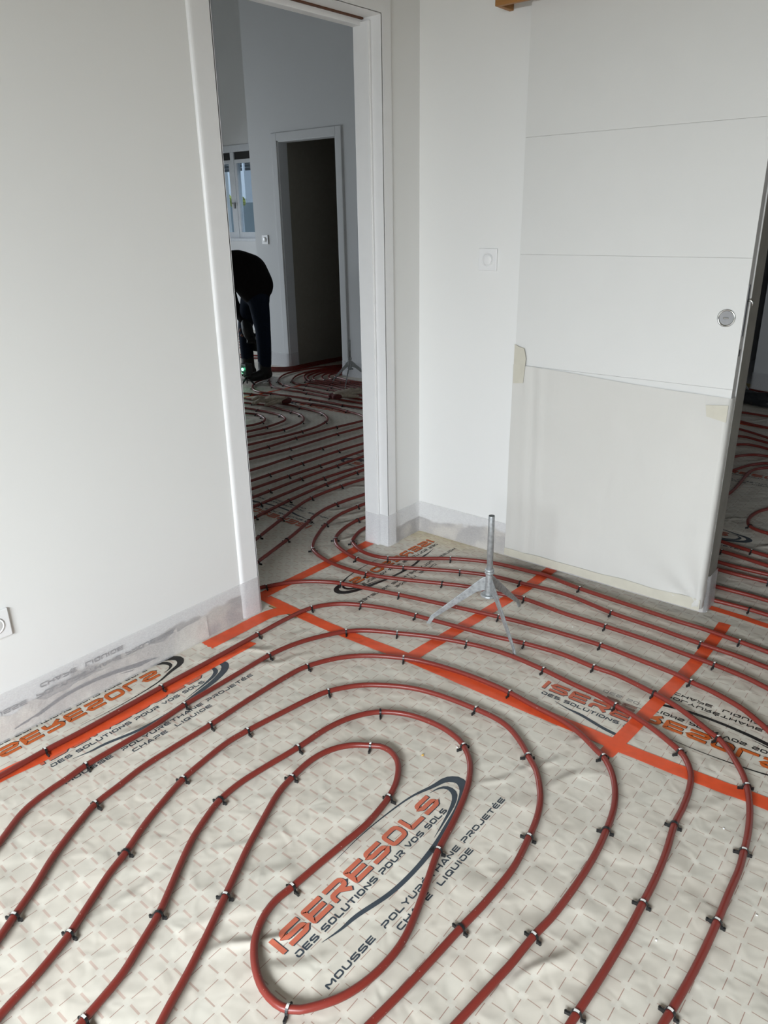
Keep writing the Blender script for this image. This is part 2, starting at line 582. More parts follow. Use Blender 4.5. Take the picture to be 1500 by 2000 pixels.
# door_2: frame of the dark doorway in the rear wall of the far room
d2 = empty('door_2', (-5.42, 5.45, 0))
d2['kind'] = 'structure'
for a, b, c, d in ((-5.872, -5.80, 0, 2.205), (-5.04, -4.972, 0, 2.205), (-5.80, -5.04, 2.135, 2.205)):
    framed('casing', MB().box(a, b, 5.438, 5.455, c, d), M['wall_far'], 0.004, d2)
for a, b, c, d in ((-5.80, -5.785, 0, 2.14), (-5.055, -5.04, 0, 2.14), (-5.80, -5.04, 2.125, 2.14)):
    framed('lining', MB().box(a, b, 5.447, 5.56, c, d), M['wall_far'], 0, d2)

# window_1 in the north wall of the far room
w1 = empty('window_1', (-8.48, 7.25, 1.185))
w1['kind'] = 'structure'
def win(name, x0, x1, y0, y1, z0, z1, mat, bevel=0.003):
    return in_parent(MB().box(x0, x1, y0, y1, z0, z1).build(name, mat, bevel=bevel), w1)
win('sill', -9.04, -7.91, 7.17, 7.30, 1.185, 1.222, M['pvc'])
win('shutter_box', -9.04, -7.91, 7.19, 7.32, 2.29, 2.37, M['pvc'])
for x0, x1 in ((-9.02, -8.98), (-7.97, -7.93)):
    win('frame_post', x0, x1, 7.22, 7.29, 1.222, 2.29, M['pvc'])
win('frame_post', -8.605, -8.535, 7.215, 7.29, 1.222, 2.29, M['pvc'])
for x0, x1 in ((-8.98, -8.605), (-8.535, -7.97)):
    win('shadow_gap_panel', x0, x1, 7.235, 7.26, 2.20, 2.29, M['dark'], 0)  # black panel stands in for the shadow gap under the shutter box
    win('sash_rail', x0, x1, 7.222, 7.285, 2.155, 2.20, M['pvc'])
    win('sash_rail', x0, x1, 7.222, 7.285, 1.222, 1.300, M['pvc'])
    win('sash_stile', x0, x0 + 0.045, 7.222, 7.285, 1.30, 2.155, M['pvc'])
    win('sash_stile', x1 - 0.045, x1, 7.222, 7.285, 1.30, 2.155, M['pvc'])
    win('pane', x0 + 0.045, x1 - 0.045, 7.25, 7.256, 1.30, 2.155, M['glass'], 0)
    for k in range(3):
        win('shutter_slat', x0, x1, 7.40, 7.415, 2.075 + k * 0.04, 2.112 + k * 0.04, M['shutter'])
hb = MB().box(-8.585, -8.560, 7.195, 7.215, 1.60, 1.67)
hb.box(-8.60, -8.54, 7.180, 7.195, 1.655, 1.675)
in_parent(hb.build('handle', M['dull_steel'], bevel=0.003), w1)

# ------------------------------------------------------------------ membrane sheets (printed plastic film over the foam)
def sheet(name, rects, label, upturn=None):
    mb = MB()
    for x0, x1, y0, y1 in rects:
        mb.add([(x0, y0, 0), (x1, y0, 0), (x1, y1, 0), (x0, y1, 0)], [(0, 1, 2, 3)])
    o = mb.build(name, M['film'], fix=False)
    return tag(o, label, 'floor film')

film_a = sheet('floor_film', [(-1.912, 4.5, -2.6, 1.790)], 'large beige printed floor film with dashed grid filling the foreground')
film_b = sheet('floor_film', [(-2.070, -1.912, -2.6, 1.745)], 'narrow beige printed floor film along the foot of the left wall')
film_c = sheet('floor_film', [(-2.070, -1.345, 1.790, 2.745), (-2.158, -2.070, 1.70, 2.494)], 'beige printed floor film in the corner before the doorway')
film_d = sheet('floor_film', [(-1.345, -0.635, 1.790, 2.745)], 'beige printed floor film under the nearer tripod and the door')
film_e = sheet('floor_film', [(-0.635, 4.5, 1.790, 2.745), (-0.705, 0.03, 2.745, 2.80)], 'beige printed floor film at the right edge with black mirrored lettering')
film_f = sheet('floor_film', [(-9.8, -2.158, -2.6, 7.2), (-5.82, -3.5, 7.2, 8.1)], 'shaded printed floor film of the far room beyond the doorway')
film_g = sheet('floor_film', [(-2.072, 4.5, 2.80, 7.1)], 'dark printed floor film of the room behind the sliding door')
# film and foam that climb the left wall behind the translucent strip
def upturn(y0, y1, seed, base, amp, parent, x=-2.0690, step=0.012):
    mb = MB()
    n = int((y1 - y0) / step)
    vs, fs = [], []
    for i in range(n + 1):
        y = y0 + (y1 - y0) * i / n
        h = base + amp * noise.noise((y * 5.0, seed, 0)) + amp * 0.5 * noise.noise((y * 17.0, seed, 3))
        h = max(0.012, h)
        b = 0.0012 * noise.noise((y * 30, seed, 7))
        vs += [(x + 0.004, y, 0.0), (x + 0.001 + b, y, h * 0.5), (x, y, h)]
    for i in range(n):
        for k in range(2):
            fs.append((i * 3 + k, i * 3 + k + 1, i * 3 + k + 4, i * 3 + k + 3))
    mb.add(vs, fs)
    return mb.build('film_upturn', M['film_up'], parent, smooth=True)
t = NT('membrane_upturn')
p_ = t.pos()
t.base(t.mix(t.step(t.noise(p_, 8.0, 2.0), 0.42, 0.6), srgb(198, 191, 182), srgb(224, 218, 206)), 0.5)
t.bump(t.noise(p_, 30.0, 2.0), 0.6, 0.01)
M['film_up'] = t.m
upturn(-2.6, 1.32, 1.0, 0.075, 0.045, film_b)
upturn(1.32, 1.45, 5.0, 0.085, 0.02, film_b)

# ------------------------------------------------------------------ printed logos: own wide techno lettering
W_ = 1.30
L_, R_, T_, M_, B_ = 0.11, W_ - 0.11, 0.11, 0.5, 0.89
GLYPH = {
 'A': (W_, [[(0.06, 1.0), (0.56, 0.10), (0.74, 0.10), (W_ - 0.06, 1.0)], [(0.34, 0.74), (W_ - 0.34, 0.74)]]),
 'C': (W_, [[(R_ + 0.09, T_), (L_, T_), (L_, B_), (R_ + 0.09, B_)]]),
 'D': (W_, [[(L_, T_), (R_, T_), (R_, B_), (L_, B_), (L_, 0.36)]]),
 'E': (W_, [[(R_ + 0.09, T_), (L_, T_), (L_, B_), (R_ + 0.09, B_)], [(L_, M_), (R_, M_)]]),
 'H': (W_, [[(L_, 0), (L_, 1)], [(R_, 0), (R_, 1)], [(L_, M_), (R_, M_)]]),
 'I': (0.34, [[(0.17, 0), (0.17, 1)]]),
 'J': (W_ * 0.9, [[(R_ - 0.13, 0), (R_ - 0.13, B_), (L_, B_), (L_, 0.68)]]),
 'L': (W_ * 0.92, [[(L_, 0), (L_, B_), (R_, B_)]]),
 'M': (W_ * 1.12, [[(L_, 1), (L_, T_), (0.73, 0.74), (1.34, T_), (1.34, 1)]]),
 'N': (W_, [[(L_, 1), (L_, T_), (R_, B_), (R_, 0)]]),
 'O': (W_, [[(L_, M_), (L_, T_), (R_, T_), (R_, B_), (L_, B_), (L_, M_)]]),
 'P': (W_, [[(L_ - 0.1, T_), (R_, T_), (R_, 0.60), (L_, 0.60), (L_, 1)]]),
 'Q': (W_, [[(L_, M_), (L_, T_), (R_, T_), (R_, B_), (L_, B_), (L_, M_)], [(R_ - 0.40, 0.60), (R_ + 0.05, 1.0)]]),
 'R': (W_, [[(L_ - 0.1, T_), (R_, T_), (R_, 0.56), (L_, 0.56), (L_, 1)], [(0.62, 0.56), (R_, 1.0)]]),
 'S': (W_, [[(R_ + 0.06, T_), (L_, T_), (L_, M_), (R_, M_), (R_, B_), (L_ - 0.08, B_)]]),
 'T': (W_, [[(0, T_), (W_, T_)], [(W_ / 2, T_), (W_ / 2, 1)]]),
 'U': (W_, [[(L_, 0), (L_, B_), (R_, B_), (R_, 0)]]),
 'V': (W_, [[(0.06, 0), (W_ / 2, 0.90), (W_ - 0.06, 0)]]),
 'Y': (W_, [[(0.06, 0), (W_ / 2, 0.52), (W_ - 0.06, 0)], [(W_ / 2, 0.52), (W_ / 2, 1)]]),
 ' ': (0.62, []),
}
GLYPH['É'] = (W_, GLYPH['E'][1] + [[(0.58, -0.14), (0.86, -0.34)]])

def rounded(pts, r=0.20):
    out = [Vector(pts[0])]
    for i in range(1, len(pts) - 1):
        a, b, c = Vector(pts[i - 1]), Vector(pts[i]), Vector(pts[i + 1])
        u, v = a - b, c - b
        rr = min(r, u.length * 0.5, v.length * 0.5)
        p0, p2 = b + u.normalized() * rr, b + v.normalized() * rr
        for k in range(4):
            s = k / 3
            out.append(p0 * (1 - s) ** 2 + b * 2 * s * (1 - s) + p2 * s * s)
    out.append(Vector(pts[-1]))
    return out

def ribbon(pts, widths, out):
    """flat ribbon in the (u, v) plane; out collects (verts, faces)"""
    n = len(pts)
    k0 = len(out[0])
    for i, p in enumerate(pts):
        d0 = (pts[i] - pts[i - 1]).normalized() if i > 0 else (pts[1] - pts[0]).normalized()
        d1 = (pts[i + 1] - pts[i]).normalized() if i < n - 1 else d0
        n0, n1 = Vector((-d0.y, d0.x)), Vector((-d1.y, d1.x))
        m = (n0 + n1)
        m = m.normalized() if m.length > 1e-6 else n0
        k = 1 / max(0.5, m.dot(n0))
        w = widths[i] if isinstance(widths, list) else widths
        out[0].append(p + m * w * k)
        out[0].append(p - m * w * k)
    for i in range(n - 1):
        a = k0 + 2 * i
        out[1].append((a, a + 1, a + 3, a + 2))

def raise_(out, k0, z):
    for i in range(k0, len(out[0])):
        p = out[0][i]
        out[0][i] = Vector((p.x, p.y, z))

def lettering(text, u0, v0, cap, length, stroke=0.20, apart=False):
    nat = 0
    gap = 0.24
    for ch in text: nat += GLYPH[ch][0] + gap
    nat -= gap
    sx = length / nat
    out = ([], [])
    every = []
    u = 0.0
    for ch in text:
        wd_, strokes = GLYPH[ch]
        if apart:
            out = ([], [])
            every.append(out)
        for si, st in enumerate(strokes):
            k0 = len(out[0])
            pts = rounded(st, 0.05 if ch in 'ELIT' else 0.30)
            # work in cap-height units with the real aspect so strokes keep an even width
            q = [Vector((u0 + (u + p.x) * sx, v0 + p.y * cap)) for p in pts]
            ribbon(q, stroke * cap / 2, out)
            raise_(out, k0, si * 0.00007)
        u += wd_ + gap
    return every if apart else out

def catmull(P, closed=False, step=0.01):
    out = []
    n = len(P)
    for i in range(n - 1):
        p0, p1, p2, p3 = P[max(i - 1, 0)], P[i], P[i + 1], P[min(i + 2, n - 1)]
        m = max(1, int((Vector(p2[:2]) - Vector(p1[:2])).length / step))
        for k in range(m):
            s = k / m
            q = []
            for a, b, c, d in zip(p0, p1, p2, p3):
                q.append(0.5 * (2 * b + (c - a) * s + (2 * a - 5 * b + 4 * c - d) * s * s + (3 * b - a - 3 * c + d) * s ** 3))
            out.append(tuple(q))
    out.append(tuple(P[-1]))
    return out

SWOOSH = [(.073, .089, .0005), (.122, .099, .003), (.17, .1035, .0055), (.263, .1235, .006), (.353, .127, .006), (.44, .120, .007), (.508, .108, .008), (.58, .094, .010), (.64, .070, .012), (.664, .042, .0135), (.658, .020, .012), (.640, .005, .009), (.60, -.006, .006), (.531, -.028, .003), (.436, -.039, .002), (.341, -.0425, .0012), (.247, -.038, .0004)]
SWOOSH2 = [(.577, .003, .0004), (.607, .012, .003), (.622, .028, .006), (.619, .050, .008), (.598, .068, .0065), (.546, .085, .004), (.458, .104, .0004)]
MOUSSE = 'MOUSSE  POLYURÉTHANE PROJETÉE'

def logo(parent, O, U, V, pal, clip=None, fold=None, parts='LTSMC', lift=0.0006, single=False):
    """print one logo on a sheet: O = top-left of the first letter, U = reading direction, V = downwards"""
    O, U, V = Vector(O), Vector(U), Vector(V)
    def emit(name, out, mat, z):
        bm = bmesh.new()
        vv = [bm.verts.new((O.x + U.x * p.x + V.x * p.y, O.y + U.y * p.x + V.y * p.y, z + (p.z if len(p) > 2 else 0))) for p in out[0]]
        for f in out[1]:
            try: bm.faces.new([vv[i] for i in f])
            except ValueError: pass
        for co, no in (clip or []):
            bmesh.ops.bisect_plane(bm, geom=bm.verts[:] + bm.edges[:] + bm.faces[:], plane_co=co, plane_no=no, clear_outer=True)
        if fold is not None:
            bmesh.ops.bisect_plane(bm, geom=bm.verts[:] + bm.edges[:] + bm.faces[:], plane_co=(fold, 0, 0), plane_no=(1, 0, 0))
            for v in bm.verts:
                if v.co.x < fold:
                    v.co = Vector((fold + z - 0.0006, v.co.y, z + fold - v.co.x))
        bmesh.ops.recalc_face_normals(bm, faces=bm.faces)
        for f in bm.faces:
            if f.normal.z < -0.1 or (abs(f.normal.z) < 0.1 and f.normal.x < 0): f.normal_flip()
        if len(bm.faces) == 0:
            bm.free()
            return
        me = bpy.data.meshes.new(name)
        bm.to_mesh(me)
        bm.free()
        me.materials.append(mat)
        o = link(bpy.data.objects.new(name, me), parent)
        if name != 'printed_letter': o['kind'] = 'stuff'
        return o
    if 'L' in parts:
        for off, mat, z in (((0.0022, 0.0026), pal[1], lift), ((0, 0), pal[0], lift + 0.0003)):
            if single:
                for out in lettering('ISERESOLS', off[0], off[1], 0.046, 0.565, 0.262, True):
                    emit('printed_letter' if not off[0] else 'letter_shadow', out, mat, z)
            else:
                emit('printed_letters', lettering('ISERESOLS', off[0], off[1], 0.046, 0.565, 0.262), mat, z)
    if 'T' in parts:
        emit('printed_tagline', lettering('DES SOLUTIONS POUR VOS SOLS', 0.017, 0.062, 0.0155, 0.536, 0.25), pal[1], lift)
    if 'M' in parts:
        emit('printed_tagline', lettering(MOUSSE, 0.006, 0.159, 0.0145, 0.675, 0.25), pal[1], lift)
    if 'C' in parts:
        emit('printed_tagline', lettering('CHAPE  LIQUIDE', 0.200, 0.188, 0.0145, 0.285, 0.25), pal[1], lift)
    if 'S' in parts:
        for S_ in (SWOOSH, SWOOSH2):
            q = catmull(S_)
            out = ([], [])
            ribbon([Vector((a[0], a[1])) for a in q], [max(0.0003, a[2]) for a in q], out)
            emit('printed_swoosh', out, pal[1], lift)

PROPER = (M['orange_print'], M['grey_print'])
REVERSED = (M['orange_print_reversed'], M['black_print'])
GHOST = (M['ghost_orange'], M['ghost_grey'])
logo(film_a, (-0.947, 0.723, 0), (0, 1, 0), (1, 0, 0), PROPER, single=True)
logo(film_a, (-1.916, 0.700, 0), (0, 1, 0), (1, 0, 0), PROPER, clip=[((-1.911, 0, 0), (-1, 0, 0))], single=True)
logo(film_b, (-1.990, 0.622, 0), (0, 1, 0), (-1, 0, 0), REVERSED, clip=[((-1.9125, 0, 0), (1, 0, 0))], fold=-2.0665, single=True)
logo(film_c, (-1.968, 2.672, 0), (0, -1, 0), (1, 0, 0), REVERSED, single=True)
logo(film_d, (-0.950, 1.965, 0), (1, 0, 0), (0, -1, 0), PROPER, clip=[((-0.64, 0, 0), (1, 0, 0)), ((0, 1.795, 0), (0, -1, 0))], single=True)
logo(film_d, (-0.800, 1.957, 0), (1, 0, 0), (0, 1, 0), GHOST, clip=[((-0.66, 0, 0), (1, 0, 0)), ((-0.785, 0, 0), (-1, 0, 0))], parts='T', lift=0.0002)
logo(film_d, (-0.800, 1.957, 0), (1, 0, 0), (0, 1, 0), (M['ghost_orange'], M['ghost_orange']), clip=[((-0.66, 0, 0), (1, 0, 0)), ((-0.760, 0, 0), (-1, 0, 0))], parts='L', lift=0.0002)
logo(film_e, (-0.800, 1.957, 0), (1, 0, 0), (0, 1, 0), REVERSED, clip=[((-0.632, 0, 0), (-1, 0, 0))], single=True)
logo(film_f, (-2.523, 2.411, 0), (-1, 0, 0), (0, 1, 0), PROPER)
logo(film_f, (-2.500, 3.350, 0), (-1, 0, 0), (0, 1, 0), PROPER)
logo(film_f, (-3.950, 4.300, 0), (-1, 0, 0), (0, 1, 0), PROPER)
logo(film_g, (-1.427, 3.612, 0), (1, 0, 0), (0, -1, 0), PROPER)
logo(film_g, (-1.330, 4.620, 0), (1, 0, 0), (0, -1, 0), PROPER, parts='LTMC')

# ------------------------------------------------------------------ orange tape
def tape(pts, label, wid=0.05, z=0.0014, fold=None):
    """a strip of tape through floor points; ragged ends"""
    q = catmull([tuple(p) for p in pts], step=0.02)
    P = [Vector(a[:2]) for a in q]
    mb = MB()
    vs, fs = [], []
    n = len(P)
    cols = 7
    for i, p in enumerate(P):
        d = (P[min(i + 1, n - 1)] - P[max(i - 1, 0)]).normalized()
        nn = Vector((-d.y, d.x))
        for k in range(cols):
            s = k / (cols - 1) - 0.5
            e = Vector((0, 0))
            if i in (0, n - 1):
                e = d * 0.006 * noise.noise((p.x * 9 + k * 1.7, p.y * 9, 2.2))
            j = 0.0012 * noise.noise((p.x * 22, p.y * 22, s * 4))
            c = p + nn * (s * wid + j) + e
            vs.append((c.x, c.y, z + 0.0012 * abs(noise.noise((c.x * 35, c.y * 35, 1)))))
    for i in range(n - 1):
        for k in range(cols - 1):
            a = i * cols + k
            fs.append((a, a + 1, a + cols + 1, a + cols))
    mb.add(vs, fs)
    o = mb.build('tape_strip', M['tape'], smooth=True, fix=False)
    return tag(o, label, 'tape', 'orange tape strips on the film seams')

tape([(-2.155, 1.55), (-2.157, 1.78), (-2.158, 2.10), (-2.160, 2.475)], 'orange tape strip lying across the doorway threshold', 0.052)
tape([(-2.13, 1.785), (-1.95, 1.777), (-1.68, 1.775), (-1.36, 1.790), (-1.0, 1.792), (-0.76, 1.794), (-0.60, 1.792), (-0.35, 1.803), (-0.22, 1.812), (0.6, 1.83)], 'long orange tape strip crossing the floor from the doorway to the right edge', 0.05, 0.0018)
tape([(-1.343, 2.742), (-1.342, 2.53), (-1.365, 2.15), (-1.392, 1.80)], 'orange tape strip running under the nearer grey tripod', 0.05)
tape([(-0.610, 2.707), (-0.606, 2.40), (-0.622, 2.10), (-0.640, 1.80), (-0.645, 1.735)], 'orange tape strip at right beside the black mirrored lettering', 0.044)
tape([(-1.918, -0.5), (-1.918, 0.5), (-1.906, 0.72), (-1.896, 1.0), (-1.908, 1.25), (-1.913, 1.52)], 'orange tape strip beneath the outermost pipe along the left wall', 0.052)
tape([(-2.020, 1.402), (-2.018, 1.55), (-2.016, 1.70), (-1.98, 1.775)], 'short orange tape strip at the wall corner left of the doorway', 0.062)
tape([(-0.70, 2.800), (-0.58, 2.795), (-0.48, 2.785), (-0.2, 2.78), (0.02, 2.78)], 'orange tape strip at the threshold beside the sliding door', 0.035)
tape([(-5.10, 4.20), (-5.06, 4.80), (-5.05, 5.0)], 'thin orange tape strip on the far room floor near the glove', 0.035)
tape([(-8.9, 6.95), (-8.35, 6.93), (-7.9, 6.92)], 'orange tape strip at the far wall under the window', 0.10)
tape([(-1.45, 5.78), (-1.2, 5.74), (-0.9, 5.70)], 'orange tape strip on the dark floor of the room at right', 0.04)

# ------------------------------------------------------------------ translucent edge strips on the wall feet
def edge_strip(path, label, h=0.153, skirt=None, seed=0.0):
    """vertical translucent band following floor points, open sheet"""
    mb = MB()
    pts = []
    for i in range(len(path) - 1):
        a, b = Vector(path[i]), Vector(path[i + 1])
        m = max(1, int((b - a).length / 0.03))
        for k in range(m): pts.append(a.lerp(b, k / m))
    pts.append(Vector(path[-1]))
    rows = 6
    vs, fs = [], []
    n = len(pts)
    for i, p in enumerate(pts):
        d = (pts[min(i + 1, n - 1)] - pts[max(i - 1, 0)]).normalized()
        nn = Vector((d.y, -d.x))
        for k in range(rows):
            s = k / (rows - 1)
            wob = 0.0022 * noise.noise((p.x * 6 + seed, p.y * 6, s * 2)) * (1 - s)
            foot = 0.006 * (1 - s) ** 3
            c = p + nn * (wob + foot + 0.001)
            vs.append((c.x, c.y, 0.0025 + h * s + 0.002 * noise.noise((p.x * 2, p.y * 2, seed)) * s))
    for i in range(n - 1):
        for k in range(rows - 1):
            a = i * rows + k
            fs.append((a, a + rows, a + rows + 1, a + 1))
    mb.add(vs, fs)
    o = mb.build('edge_strip', M['strip'], smooth=True, fix=False)
    return tag(o, label, 'edge strip')

SX = FX + 0.0035
edge_strip([(SX - 0.004, -2.5), (SX - 0.004, 1.0), (SX - 0.002, 1.60), (SX, 1.64), (SX, 1.694), (SX - 0.006, JL + 0.004), (-2.18, JL + 0.016)], 'translucent white edge strip along the foot of the left wall')
edge_strip([(-2.186, JR - 0.0165), (-2.107, JR - 0.0165), (-2.105, JR - 0.006), (SX - 0.004, JR - 0.005), (SX, JR + 0.004), (SX, 2.555), (SX - 0.008, 2.575), (SX - 0.009, WB - 0.016), (SX + 0.004, WB - 0.007), (-1.0, WB - 0.005), (-0.712, WB - 0.005), (-0.699, WB + 0.003), (-0.699, WB + 0.10)], 'translucent white edge strip around the corner and under the sliding door', seed=4.0)
edge_strip([(-6.2, 5.445), (-5.89, 5.434), (-5.80, 5.434), (-5.78, 5.46), (-5.78, 5.56)], 'translucent edge strip left of the dark doorway', 0.145, seed=8)
edge_strip([(-5.06, 5.55), (-5.06, 5.45), (-5.04, 5.434), (-4.97, 5.434), (-2.2, 5.445)], 'translucent edge strip right of the dark doorway', 0.145, seed=9)
edge_strip([(-1.705, 7.15), (-1.705, 7.045), (2.15, 7.045)], 'translucent edge strip along the end wall of the room at right', 0.145, seed=11)

